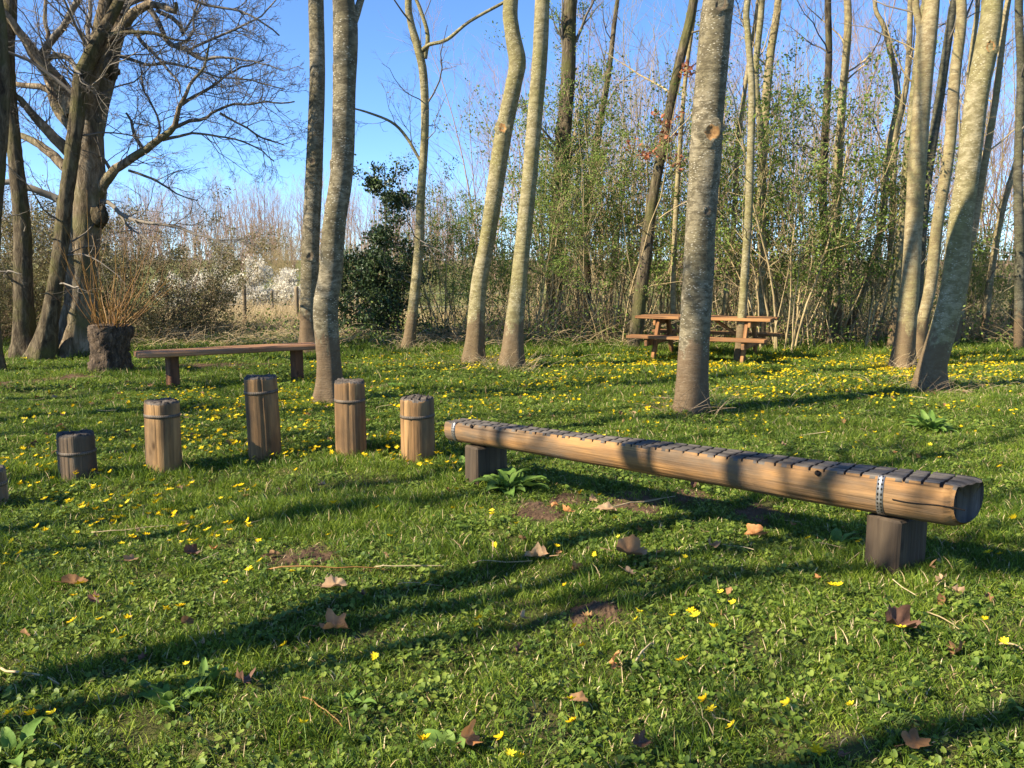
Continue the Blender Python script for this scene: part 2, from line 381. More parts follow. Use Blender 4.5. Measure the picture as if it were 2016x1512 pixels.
MAT['dead_dark'] = plain('dead_leaf_dark', [(0.08, 0.04, 0.025), (0.18, 0.09, 0.05)], 30, 0.6, 0.3, 0.1, bstr=0.5)

def soil_mat(name, a, b, c):
    m, nt, out = new_mat(name); w = worldpos(nt)
    n1 = noise(nt, w, 3, 6, 0.65); n2 = noise(nt, w, 60, 4, 0.7)
    col = mixc(nt, 0.35, ramp(nt, n1, [(0.32, a), (0.5, b), (0.68, c)]), ramp(nt, n2, [(0.35, a), (0.65, c)]))
    finish(nt, out, col, 0.95, n2, 0.8, 0.02, 0.1); return m
MAT['ground'] = soil_mat('mossy_soil', (0.045, 0.042, 0.014), (0.07, 0.085, 0.018), (0.13, 0.10, 0.05))
MAT['path'] = soil_mat('bare_soil', (0.06, 0.036, 0.02), (0.11, 0.066, 0.038), (0.18, 0.115, 0.07))
MAT['meadow'] = soil_mat('meadow_grass', (0.08, 0.11, 0.022), (0.13, 0.155, 0.04), (0.23, 0.20, 0.085))

MAT['log'] = timber('log_gold', (0.38, 0.205, 0.075), (0.27, 0.14, 0.052), (0.115, 0.062, 0.028), 0, 14, 0.9, (0.125, 0.095, 0.065))
MAT['log_grey'] = timber('log_weathered', (0.19, 0.16, 0.128), (0.12, 0.10, 0.08), (0.04, 0.033, 0.027), 0, 26, 0.4, (0.09, 0.08, 0.07), 0.85)
MAT['post'] = timber('post_gold', (0.38, 0.22, 0.092), (0.26, 0.145, 0.06), (0.12, 0.064, 0.028), 2, 13, 0.85, (0.11, 0.075, 0.045))
MAT['post_dark'] = timber('post_dark', (0.29, 0.20, 0.12), (0.19, 0.13, 0.078), (0.08, 0.054, 0.034), 2, 16, 0.8, (0.07, 0.055, 0.04))
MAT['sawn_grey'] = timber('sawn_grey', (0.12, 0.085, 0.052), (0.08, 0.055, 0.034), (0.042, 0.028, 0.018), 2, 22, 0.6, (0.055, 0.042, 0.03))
MAT['end_grain'] = timber('end_grain', (0.19, 0.155, 0.12), (0.11, 0.088, 0.068), (0.045, 0.036, 0.028), 2, 30, 0.6, (0.03, 0.024, 0.019))
MAT['table'] = timber('table_wood', (0.40, 0.20, 0.075), (0.30, 0.14, 0.052), (0.13, 0.055, 0.023), 0, 16, 0.6, (0.14, 0.09, 0.055))
MAT['table_z'] = timber('table_wood_upright', (0.42, 0.205, 0.072), (0.32, 0.145, 0.05), (0.14, 0.057, 0.023), 2, 16, 0.6, (0.13, 0.08, 0.048))
MAT['bench'] = timber('bench_wood', (0.44, 0.23, 0.105), (0.34, 0.165, 0.075), (0.17, 0.08, 0.036), 0, 16, 0.4, (0.24, 0.16, 0.10))
MAT['bench_z'] = timber('bench_leg_wood', (0.28, 0.125, 0.055), (0.20, 0.088, 0.04), (0.07, 0.03, 0.017), 2, 16, 0.4, (0.10, 0.065, 0.043))
MAT['fence'] = timber('fence_wood', (0.36, 0.27, 0.16), (0.24, 0.18, 0.11), (0.11, 0.085, 0.055), 2, 16, 0.5)
MAT['hole'] = plain('hole_dark', [(0.012, 0.009, 0.007), (0.02, 0.015, 0.012)], 20)
MAT['scar'] = plain('cut_wood', [(0.20, 0.10, 0.04), (0.36, 0.19, 0.07), (0.42, 0.25, 0.10)], 30, bstr=0.6)
MAT['knot'] = plain('knot_bark', [(0.06, 0.045, 0.03), (0.14, 0.10, 0.06), (0.20, 0.16, 0.10)], 40, bstr=0.8)
MAT['wire'] = plain('wire', [(0.25, 0.25, 0.25), (0.35, 0.35, 0.34)], 3, 0.5, 0.5)

def strap_mat(name, c0, c1, metal, rough):
    m, nt, out = new_mat(name); uv = nt.nodes.new('ShaderNodeTexCoord').outputs['UV']
    fr = nd(nt, 'ShaderNodeVectorMath', {0: uv}, operation='FRACTION').outputs[0]
    d = nd(nt, 'ShaderNodeVectorMath', {0: fr, 1: (0.5, 0.5, 0.0)}, operation='SUBTRACT').outputs[0]
    ln = nd(nt, 'ShaderNodeVectorMath', {0: d}, operation='LENGTH').outputs['Value']
    hole = nd(nt, 'ShaderNodeMath', {0: ln, 1: 0.27}, operation='LESS_THAN').outputs[0]
    w = noise(nt, worldpos(nt), 25, 4)
    c = mixc(nt, hole, ramp(nt, w, [(0.35, c0), (0.65, c1)]), (0.03, 0.022, 0.016))
    p = nd(nt, 'ShaderNodeBsdfPrincipled', {'Base Color': c, 'Roughness': rough, 'Metallic': metal}); nt.links.new(p.outputs[0], out.inputs[0]); return m
MAT['strap'] = strap_mat('perforated_strap', (0.22, 0.19, 0.16), (0.45, 0.43, 0.40), 0.7, 0.4)
MAT['strap_dull'] = strap_mat('dull_strap', (0.10, 0.072, 0.046), (0.18, 0.135, 0.09), 0.1, 0.7)

# ------------------------------------------------------------------ ground
PATH = spline([(-16, 9.3), (-10, 10.1), (-6.9, 10.6), (-5.9, 12.0), (-5.0, 12.8), (-3.6, 13.1), (-2.6, 13.4), (-1.2, 14.6)], 0.25)
def path_dist(x, y):
    x = np.asarray(x, float); y = np.asarray(y, float); d = np.full(x.shape, 9.0)
    for p in PATH: d = np.minimum(d, np.hypot(x - p[0], y - p[1]))
    return d
DIRT = [(ground_at(598, 1098), 0.17), (ground_at(1250, 995), 0.20), (ground_at(1060, 1010), 0.16), (ground_at(1165, 1215), 0.10), (ground_at(1310, 930), 0.14), (ground_at(1350, 980), 0.14), (ground_at(1500, 1020), 0.15), (ground_at(1120, 985), 0.13), (ground_at(930, 905), 0.15)]
def bare(x, y):
    """0 = bare soil, 1 = covered"""
    x = np.asarray(x, float); y = np.asarray(y, float); k = np.ones(x.shape)
    for p, r in DIRT:
        k = np.minimum(k, .16 + np.clip((np.hypot((x - p[0]), (y - p[1]) * 0.75) - r * (0.7 + 0.6 * vnoise(x, y, 9, 9))) / 0.10, 0, .84))
    return np.minimum(k, np.clip((path_dist(x, y) - 0.0 - 0.22 * vnoise(x, y, 2.5, 12)) / 0.12, 0, 1))

def sheet(name, xs, ys, mat, lift=0.0):
    X, Y = np.meshgrid(xs, ys); Z = gz(X, Y) + lift; nx, ny = len(xs), len(ys)
    i = np.arange(ny - 1)[:, None]; j = np.arange(nx - 1)[None]
    q = np.stack([i * nx + j, i * nx + j + 1, (i + 1) * nx + j + 1, (i + 1) * nx + j], -1).reshape(-1, 4)
    return MB().add(np.stack([X, Y, Z], -1).reshape(-1, 3), F4=q).obj(name, mat)
xs = np.concatenate([-12 - np.geomspace(0.4, 600, 30)[::-1], np.arange(-12, 12.01, 0.08), 12 + np.geomspace(0.4, 600, 30)])
ys = np.concatenate([-4 - np.geomspace(0.4, 200, 16)[::-1], np.arange(-4, 20.01, 0.08), 20 + np.geomspace(0.3, 900, 60)])
g = sheet('ground', xs, ys, MAT['ground']); tag(g, 'mossy soil of the clearing under the grass', 'ground', kind='structure')
# worn path: a ribbon a few millimetres above the soil
def path_ribbon():
    T = norm(np.gradient(PATH, axis=0)); Nn = np.stack([-T[:, 1], T[:, 0]], 1); mb = MB(); V = []
    for s in np.linspace(-1, 1, 9):
        w = 0.34 + 0.1 * (vnoise(PATH[:, 0], PATH[:, 1], 1.3, 14) - 0.5)
        p = PATH + Nn * (s * w)[:, None]; V.append(np.stack([p[:, 0], p[:, 1], gz(p[:, 0], p[:, 1]) + 0.008 * (1 - s * s) + 0.004], 1))
    V = np.stack(V, 1); k = len(PATH); i = np.arange(k - 1)[:, None]; j = np.arange(8)[None]
    mb.add(V.reshape(-1, 3), F4=np.stack([i * 9 + j, (i + 1) * 9 + j, (i + 1) * 9 + j + 1, i * 9 + j + 1], -1).reshape(-1, 4))
    return mb.obj('path', MAT['path'])
tag(path_ribbon(), 'worn bare earth path curving through the grass behind the bench', 'path', kind='structure')
for i_, (p_, r_) in enumerate(DIRT):
    rg = np.random.RandomState(40 + i_); n_ = 34; q_ = np.linspace(-1.5, 1.5, n_) * r_; X_, Y_ = np.meshgrid(p_[0] + q_ * 1.15, p_[1] + q_ * 1.25)
    rad_ = np.hypot((X_ - p_[0]) / 1.15, (Y_ - p_[1]) / 1.25) / r_; edge = .55 + .9 * (.6 * vnoise(X_, Y_, 7, 60 + i_) + .4 * vnoise(X_, Y_, 22, 80 + i_)); hgt = np.clip((edge - rad_) / .25, -1, 1) * .011 + .010 * (rg.rand(n_, n_) - .5) + .008 * (vnoise(X_, Y_, 30, 99) - .5)
    Z_ = gz(X_, Y_) + np.where(rad_ > edge + .1, -.03, hgt); i2 = np.arange(n_ - 1)[:, None]; j2_ = np.arange(n_ - 1)[None]
    F4_ = np.stack([i2 * n_ + j2_, i2 * n_ + j2_ + 1, (i2 + 1) * n_ + j2_ + 1, (i2 + 1) * n_ + j2_], -1).reshape(-1, 4); keep_ = (rad_ < edge + .35)[:-1, :-1].ravel()
    tag(MB().add(np.stack([X_, Y_, Z_], -1).reshape(-1, 3), F4=F4_[keep_]).obj('soil_patch', MAT['path'], smooth=False), 'bare brown earth showing through the grass', 'soil', kind='structure')
# the rising meadow beyond the wire fence
mx = np.linspace(-60, 60, 120); my = np.concatenate([np.linspace(26, 40, 30), np.linspace(41, 130, 60)])
tag(sheet('meadow', mx, my, MAT['meadow'], 0.02), 'green meadow rising beyond the wire fence', 'meadow', kind='structure')

# ------------------------------------------------------------------ balance beam
def ring_profile(r, n, flat_w):
    """cross section of a round log planed flat on top; returns (n,2) v,w, first quarter on the flat"""
    a = np.linspace(0, 2 * np.pi, n, endpoint=False) + math.pi / 2 - math.pi / n * 0
    v = np.cos(a) * r; w = np.sin(a) * r; wt = math.sqrt(max(r * r - flat_w * flat_w, 0))
    w = np.minimum(w, wt); return v, w, wt

def build_beam():
    rng = np.random.RandomState(5)
    A = ground_at(948, 956); B = ground_at(1755, 1121)
    u = B - A; u[2] = 0; u /= np.linalg.norm(u)
    # ends of the log
    def solve(px, py, Q):
        lo, hi = -1.5, 1.5
        for _ in range(50):
            m = (lo + hi) / 2; p = Q + u * m
            x = project(np.array([p[0], p[1], 0.38]))[0][0]
            if x < px: lo = m
            else: hi = m
        p = Q + u * m; return at(px, py, p[1])
    E0 = solve(890, 842, A); E1 = solve(1908, 984, B)
    L = np.linalg.norm(E1 - E0); ax = (E1 - E0) / L
    ang = math.atan2(ax[1], ax[0]); tilt = -math.asin(ax[2])
    t = thing('balance_beam', 'long golden log balance beam with grooved grey top on two short posts', 'balance beam', (*((A + B) / 2)[:2], 0.0), ang)
    base = np.array(t.location); ca, sa = math.cos(ang), math.sin(ang)
    def loc(p): d = np.asarray(p) - base; return np.array([d[0] * ca + d[1] * sa, -d[0] * sa + d[1] * ca, d[2]])
    e0, e1 = loc(E0), loc(E1)
    r0, r1 = 0.094, 0.138; n = 40
    gpos = []; s = 0.12
    while s < L - 0.07: gpos.append(s + rng.uniform(-.006, .006)); s += 0.088
    S = [0.0, 0.012, 0.03]; depth = [0, 0, 0]; S_in = [0.80, 0.93, 1.0]
    secs = [(0.0, 0, .86), (0.008, 0, .94), (0.022, 0, 1.0)]
    prev = 0.022
    gsk = {}
    for gp in gpos:
        gk = rng.uniform(-.10, .16); gd = rng.uniform(.6, 1.25)
        for q in (0.33, 0.66):
            secs.append((prev + (gp - .006 - prev) * q, 0, 1.0))
        hw_ = rng.uniform(.0030, .0052)
        for e_, g_ in ((-hw_ - .002, 0), (-hw_, 1), (hw_, 1), (hw_ + .002, 0)): gsk[len(secs)] = (gk, gd); secs.append((gp + e_, g_, 1.0))
        prev = gp + .0075
    secs += [(L - 0.06, 0, 1.0), (L - 0.035, 0, 0.985), (L - 0.012, 0, 0.93), (L, 0, 0.84)]
    a = np.linspace(0, 2 * np.pi, n, endpoint=False); V = []
    for si, (s, gr, sc) in enumerate(secs):
        gk, gd = gsk.get(si, (0.03, 1.0)); f = s / L; r = (r0 + (r1 - r0) * f) * sc
        wob = 1 + 0.018 * np.sin(2 * a + s * 2.1) + 0.012 * np.sin(3 * a - s * 4) + 0.008 * np.sin(s * 9 + a)
        ca_, sa_ = np.cos(a), np.sin(a); v = np.sign(ca_) * np.abs(ca_) ** .86 * r * wob; w = np.sign(sa_) * np.abs(sa_) ** .86 * r * wob * np.where(sa_ < 0, .93, 1.0); wt = r * 0.62
        top = w > wt
        w = np.where(top, wt + 0.003 * np.sin(v * 90 + s * 3), w)
        if gr: w = np.where(np.sin(a) > 0.52, w - 0.017 * gd, w)
        c = e0 + (e1 - e0) * f
        skew = 0.34 * np.clip((s - (L - 0.09)) / 0.06, 0, 1)
        skew = np.where(s < L - .09, gk * np.clip(np.sin(a), 0, 1) ** .5, skew)
        V.append(np.stack([c[0] + v * skew, c[1] + v, c[2] + w], 1))
    k = len(V); V = np.array(V); mb = MB()
    i = np.arange(k - 1)[:, None]; j = np.arange(n)[None]; j2 = (j + 1) % n
    q = np.stack([i * n + j, (i + 1) * n + j, (i + 1) * n + j2, i * n + j2], -1).reshape(-1, 4)
    mid = np.broadcast_to((a + np.pi / n)[None], (k - 1, n)).ravel()
    sec_gr = np.array([x[1] for x in secs]); gr = np.repeat((sec_gr[:-1] + sec_gr[1:]) > 0, n)
    jag = np.repeat(np.sin(np.arange(k - 1) * 1.7) * 0.05, n)
    m = np.where(np.sin(mid) > 0.56 + jag, 1, 0); m = np.where(gr & (np.sin(mid) > 0.53), 2, m)
    mb.add(V.reshape(-1, 3), F4=q, m=m)
    for e, flip in ((0, 1), (k - 1, 0)):
        c = V[e].mean(0); ring = e * n + np.arange(n); r2 = np.roll(ring, -1)
        mb.add(c[None], None); ci = mb.n - 1
        f = np.stack([np.full(n, ci), r2, ring] if flip else [np.full(n, ci), ring, r2], -1)
        mb.F3.append(f); mb.M3.append(np.full(n, 3))
    lg = mb.obj('log', [MAT['log'], MAT['log_grey'], MAT['hole'], MAT['end_grain']], t)
    # perforated straps
    for s in (0.10, L - 0.36):
        f = s / L; r = r0 + (r1 - r0) * f; c = e0 + (e1 - e0) * f; hw = 0.016
        aa = np.linspace(math.radians(140), math.radians(385), 50); mbs = MB(); Vs = []
        wob = 1 + 0.018 * np.sin(2 * aa + s * 2.1) + 0.012 * np.sin(3 * aa - s * 4) + 0.008 * np.sin(s * 9 + aa); cx_ = np.sign(np.cos(aa)) * np.abs(np.cos(aa)) ** .86; sx_ = np.sign(np.sin(aa)) * np.abs(np.sin(aa)) ** .86 * np.where(np.sin(aa) < 0, .93, 1.0)
        for ss, ro in ((-hw, 0.0005), (-hw, 0.003), (hw, 0.003), (hw, 0.0005)):
            rr = r * wob + ro; Vs.append(np.stack([np.full(50, c[0] + ss), c[1] + cx_ * rr, c[2] + np.minimum(sx_ * rr, r * .62 + ro)], 1))
        Vs = np.stack(Vs, 1); i = np.arange(49)[:, None]; j = np.arange(3)[None]
        mbs.add(Vs.reshape(-1, 3), F4=np.stack([i * 4 + j, i * 4 + j + 1, (i + 1) * 4 + j + 1, (i + 1) * 4 + j], -1).reshape(-1, 4))
        me = mbs.mesh('metal_strap', [MAT['strap']]); uvl = me.uv_layers.new()
        vi = np.empty(len(me.loops), int); me.loops.foreach_get('vertex_index', vi)
        uv = np.stack([(vi // 4) * 0.55, np.array([0.5, 0.0, 2.0, 1.5])[vi % 4]], 1); uvl.data.foreach_set('uv', uv.astype(np.float32).ravel())
        put(bpy.data.objects.new('metal_strap', me), lg)
    # bolt hole, crack at the near end
    for s, hgt, rr in ((0.27, 0.5, .012), (L - 0.66, 0.44, .014)):
        f = s / L; r = r0 + (r1 - r0) * f; c = e0 + (e1 - e0) * f; aa = math.pi + 0.0 - hgt
        mbh = MB(); d = np.array([0, math.cos(aa), math.sin(aa)]); p = c + d * r * 1.03
        tubes(mbh, np.array([p, p + d * 0.012])[None], np.array([[rr, rr]]), 10, cap=True); mbh.obj('bolt_hole', MAT['hole'], lg)
    mbc = MB(); pts = []
    for q in np.linspace(0, 1, 12):
        s = L - 0.30 + q * 0.31; f = s / L; r = (r0 + (r1 - r0) * f); c = e0 + (e1 - e0) * f; aa = math.pi + 0.12 + 0.03 * math.sin(q * 7)
        sc = 1.0 if s < L - .05 else 0.95
        pts.append(c + np.array([0, math.cos(aa), math.sin(aa)]) * r * sc * 1.015)
    tubes(mbc, np.array(pts)[None], np.full((1, 12), 0.0035), 5); mbc.obj('drying_crack', MAT['hole'], lg)
    # legs
    for Q, top, (sx, sy) in ((A, None, (0.16, 0.26)), (B, None, (0.18, 0.26))):
        q = loc(Q); f = (q[0] - e0[0]) / (e1[0] - e0[0]); r = r0 + (r1 - r0) * f; zc = e0[2] + (e1[2] - e0[2]) * f
        ztop = zc - r * 0.97; gzv = float(gz(Q[0], Q[1])); q = q + np.array([0, 0.05, 0])
        h = ztop - gzv + 0.12; a2 = -0.27; Rm = np.array([[math.cos(a2), -math.sin(a2), 0], [math.sin(a2), math.cos(a2), 0], [0, 0, 1]])
        mbl = MB(); box(mbl, 0, 0, 0, sx, sy, h, R=Rm, bev=0.012)
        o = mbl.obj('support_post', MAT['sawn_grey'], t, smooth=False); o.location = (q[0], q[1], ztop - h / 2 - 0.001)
    return t
build_beam()

# ------------------------------------------------------------------ stepping posts
def build_post(px, py, wpx, hpx, label, seed, top='plain', band=0.8, dark=False, tilt=0.0):
    rng = np.random.RandomState(seed); g = ground_at(px, py); Y = g[1]; k = Y / FPX
    R = wpx * k / 2 * 0.985; H = hpx * k
    g = g + np.array([0, R * 0.9, 0]); g[2] = float(gz(g[0], g[1]))
    t = thing('stepping_post', label, 'wooden post', g); t.rotation_euler = (0.0, tilt, 0)
    n = 80; a = np.linspace(0, 2 * np.pi, n, endpoint=False)
    ph = rng.rand(6) * 6.28; cracks = [rng.uniform(-2.4, -0.6) for _ in range(3)] + [rng.uniform(0, 3)]
    zs = list(np.linspace(-0.15, H - 0.03, 16)) + [H - 0.015, H - 0.006, H - 0.001]; sc = [1.0] * 16 + [0.985, 0.95, 0.90]
    V = []
    def radius(aa, z):
        w = 1 + 0.028 * np.sin(2 * aa + ph[0] + z) + 0.018 * np.sin(3 * aa + ph[1] - 2 * z) + 0.01 * np.sin(5 * aa + ph[2]) + 0.03 * (0.5 - z / max(H, .1))
        for i, c in enumerate(cracks):
            d = np.abs((aa - c - 0.03 * math.sin(z * 5 + i) + np.pi) % (2 * np.pi) - np.pi)
            w = w - (0.10 if i < 1 else 0.045) * np.clip(1 - d / 0.07, 0, 1) * (0.55 + 0.45 * min(1, max(0, z / H)))
        return R * w
    for z, s in zip(zs, sc):
        r = radius(a, z) * s; zt = z + (0.006 * np.sin(3 * a + ph[3]) + .004 * rng.randn(n)) * (s < .99); V.append(np.stack([np.cos(a) * r, np.sin(a) * r, zt], 1))
    for s in (0.6, 0.25):
        r = radius(a, H) * s; V.append(np.stack([np.cos(a) * r, np.sin(a) * r, H + 0.003 * rng.randn(n)], 1))
    kk = len(V); V = np.array(V); i = np.arange(kk - 1)[:, None]; j = np.arange(n)[None]; j2 = (j + 1) % n
    q = np.stack([i * n + j, i * n + j2, (i + 1) * n + j2, (i + 1) * n + j], -1).reshape(-1, 4)
    m = np.repeat(np.where(np.arange(kk - 1) >= 16, 1, 0), n)
    mb = MB().add(V.reshape(-1, 3), F4=q, m=m)
    mb.add(np.array([[0, 0, H]])); ring = (kk - 1) * n + np.arange(n)
    mb.F3.append(np.stack([ring, np.roll(ring, -1), np.full(n, mb.n - 1)], -1)); mb.M3.append(np.ones(n, int))
    lg = mb.obj('log', [MAT['post_dark' if dark else 'post'], MAT['end_grain']], t)
    # strap
    zb = H - 0.135 * (wpx / 70) if band is None else H * band; hw = 0.0125; N = 72; aa = np.linspace(0, 2 * np.pi, N + 1)
    mbs = MB(); Vs = []
    rmin = R * (1 + 0.015 * (0.5 - zb / H) + 0.03)
    for dz, ro in ((-hw, 0.0), (-hw, 0.003), (hw, 0.003), (hw, 0.0)):
        w = R * (1 + 0.028 * np.sin(2 * aa + ph[0] + zb) + 0.018 * np.sin(3 * aa + ph[1] - 2 * zb) + 0.01 * np.sin(5 * aa + ph[2]) + 0.03 * (0.5 - zb / H)) + ro + 0.001
        Vs.append(np.stack([np.cos(aa) * w, np.sin(aa) * w, np.full(N + 1, zb + dz)], 1))
    Vs = np.stack(Vs, 1); i = np.arange(N)[:, None]; j = np.arange(3)[None]
    mbs.add(Vs.reshape(-1, 3), F4=np.stack([i * 4 + j, (i + 1) * 4 + j, (i + 1) * 4 + j + 1, i * 4 + j + 1], -1).reshape(-1, 4))
    me = mbs.mesh('metal_strap', [MAT['strap_dull']]); uvl = me.uv_layers.new(); vi = np.empty(len(me.loops), int); me.loops.foreach_get('vertex_index', vi)
    uv = np.stack([(vi // 4) * 0.75, np.array([0.5, 0.0, 2.0, 1.5])[vi % 4]], 1); uvl.data.foreach_set('uv', uv.astype(np.float32).ravel())
    put(bpy.data.objects.new('metal_strap', me), lg)
    # drilled holes or saw grooves in the top
    if top == 'holes':
        for q in range(6):
            mbh = MB(); p = np.array([rng.uniform(-.7, .7) * R, rng.uniform(-.6, .6) * R, H + 0.001]); tubes(mbh, np.array([p - [0, 0, .02], p + [0, 0, .0035]])[None], np.full((1, 2), .009), 8, cap=True)
            mbh.obj('drilled_hole', MAT['hole'], lg)
    if top == 'grooves':
        for q in np.linspace(-0.62, 0.62, 4):
            mbh = MB(); x = q * R; ln = math.sqrt(max(R * R * .84 - x * x, 0.001)) * 2
            box(mbh, x, 0, H + 0.0005, 0.011, ln, 0.008, bev=0.001, R=None); mbh.obj('saw_groove', MAT['hole'], lg, smooth=False)
    return t
build_post(139, 952, 71, 97, 'shortest dark stepping post at the left end of the row', 11, 'holes', 0.60, True)
build_post(312, 934, 68, 146, 'second stepping post from the left with drilled holes in top', 12, 'holes', 0.80, False, 0.02)
build_post(514, 912, 67, 173, 'tallest golden stepping post in the middle of the row', 13, 'plain', 0.82, False, -0.025)
build_post(687, 903, 64, 154, 'stepping post in front of the dark forked trunk, fourth in the row', 14, 'plain', 0.74)
build_post(819, 914, 71, 132, 'stepping post with grooved top beside the balance beam end', 15, 'grooves', 0.72)
build_post(-44, 1000, 76, 80, 'low stepping post cut off by the left picture edge', 16, 'plain', 0.6, True)

# ------------------------------------------------------------------ bench behind the posts
def build_bench():
    A = ground_at(343, 766); B = ground_at(588, 752)
    E0 = at(279, 694, A[1] - 0.05); d = B - A; d[2] = 0; d /= np.linalg.norm(d); ang = math.atan2(d[1], d[0])
    t = thing('bench', 'low reddish brown plank bench behind the stepping posts', 'bench', (*((A + B) / 2)[:2], float(gz(*((A + B) / 2)[:2]))), ang)
    bl = np.array(t.location); Lx = np.linalg.norm((B - A)[:2]); ztop = at(343, 689, A[1])[2] - bl[2]
    x0 = -Lx / 2 - 0.42; x1 = Lx / 2 + 0.26
    rng = np.random.RandomState(3)
    for k, (cy, wy) in enumerate(((-0.115, 0.20), (0.10, 0.22))):
        n = 24; S = np.linspace(x0, x1, n); mb = MB(); V = []
        for i, s in enumerate(S):
            e = min(i, n - 1 - i); sc = [0.80, 0.96][e] if e < 2 else 1.0
            y0 = cy - wy / 2 * sc; y1 = cy + wy / 2 * sc; zt = ztop + 0.003 * math.sin(s * 3 + k); zb = ztop - 0.068 * (0.7 + 0.3 * sc)
            V.append([[s, y0 + .01, zb], [s, y1 - .01, zb], [s, y1, zb + .012], [s, y1, zt - .02], [s, y1 - .02, zt], [s, y0 + .02, zt], [s, y0, zt - .02], [s, y0, zb + .012]])
        V = np.array(V); i = np.arange(n - 1)[:, None]; j = np.arange(8)[None]; j2 = (j + 1) % 8
        mb.add(V.reshape(-1, 3), F4=np.stack([i * 8 + j, i * 8 + j2, (i + 1) * 8 + j2, (i + 1) * 8 + j], -1).reshape(-1, 4))
        for e in (0, n - 1):
            r = e * 8 + np.arange(8); f = np.array([[r[0], r[1], r[2]], [r[0], r[2], r[3]], [r[0], r[3], r[4]], [r[0], r[4], r[5]], [r[0], r[5], r[6]], [r[0], r[6], r[7]]])
            mb.F3.append(f if e else f[:, ::-1]); mb.M3.append(np.zeros(6, int))
        mb.obj('seat_plank', MAT['bench'], t, smooth=False)
    for Q in (A, B):
        x = (Q - bl)[0] * math.cos(ang) + (Q - bl)[1] * math.sin(ang); h = ztop - 0.0695 + 0.2
        mb = MB(); Rm = np.array([[math.cos(.25), -math.sin(.25), 0], [math.sin(.25), math.cos(.25), 0], [0, 0, 1]])
        box(mb, 0, 0, 0, 0.12, 0.15, h, R=Rm, bev=.01); o = mb.obj('leg', MAT['bench_z'], t, smooth=False); o.location = (x, 0.05, ztop - 0.0695 - h / 2)
build_bench()

# ------------------------------------------------------------------ picnic table
def build_table():
    c = np.array([3.24, 14.0]); z0 = float(gz(*c)); phi = math.radians(-27)
    t = thing('picnic_table', 'orange brown wooden picnic table standing among the yellow flowers', 'picnic table', (*c, z0), phi)
    L, H = 2.22, 0.73
    for i in range(5):
        y = -0.32 + i * 0.16; mb = MB(); box(mb, 0, 0, 0, L + 0.02 * math.sin(i * 5), 0.150, 0.046, bev=.006); o = mb.obj('tabletop_plank', MAT['table'], t, smooth=False); o.location = (0.01 * math.sin(i * 9), y, H - .0235)
    for s in (-1, 1):
        for q in (0, 1):
            mb = MB(); box(mb, 0, 0, 0, L, 0.138, 0.048, bev=.006); o = mb.obj('seat_plank', MAT['table'], t, smooth=False); o.location = (0.0, s * (0.62 + q * 0.145), 0.43 - .024)
    for x in (-0.78, 0.78):
        mb = MB(); box(mb, 0, 0, 0, 0.05, 0.72, 0.11, bev=.02); o = mb.obj('top_bearer', MAT['table'], t, smooth=False); o.location = (x, 0, H - 0.0465 - .055)
        mb = MB(); box(mb, 0, 0, 0, 0.055, 1.60, 0.125, bev=.03); o = mb.obj('seat_bearer', MAT['table'], t, smooth=False); o.location = (x, 0, 0.43 - 0.0485 - 0.0625)
        for s in (-1, 1):
            p0 = np.array([x + math.copysign(0.052, -x), s * 0.24, H - 0.05]); p1 = np.array([x + math.copysign(0.052, -x), s * 0.60, -0.08])
            d = p1 - p0; ln = np.linalg.norm(d); a = math.atan2(d[1], -d[2]); mb = MB(); box(mb, 0, 0, 0, 0.055, 0.125, ln, bev=.008)
            o = mb.obj('leg', MAT['table_z'], t, smooth=False); o.location = tuple((p0 + p1) / 2); o.rotation_euler = (a, 0, 0)
        p0 = np.array([x * 0.86, 0, 0.34]); p1 = np.array([x * 0.18, 0, H - 0.05]); d = p1 - p0; a = math.atan2(d[0], d[2]); mb = MB(); box(mb, 0, 0, 0, 0.045, 0.09, np.linalg.norm(d), bev=.006)
        o = mb.obj('brace', MAT['table_z'], t, smooth=False); o.location = tuple((p0 + p1) / 2); o.rotation_euler = (0, a, 0)
build_table()

# ------------------------------------------------------------------ trees
def pxpath(pts, Y, dY=None):
    out = []
    for i, (x, y, w) in enumerate(pts):
        yy = Y if dY is None else Y + dY[i]
        p = at(x, y, yy); out.append([*p, w * yy / FPX / 2])
    return np.array(out)

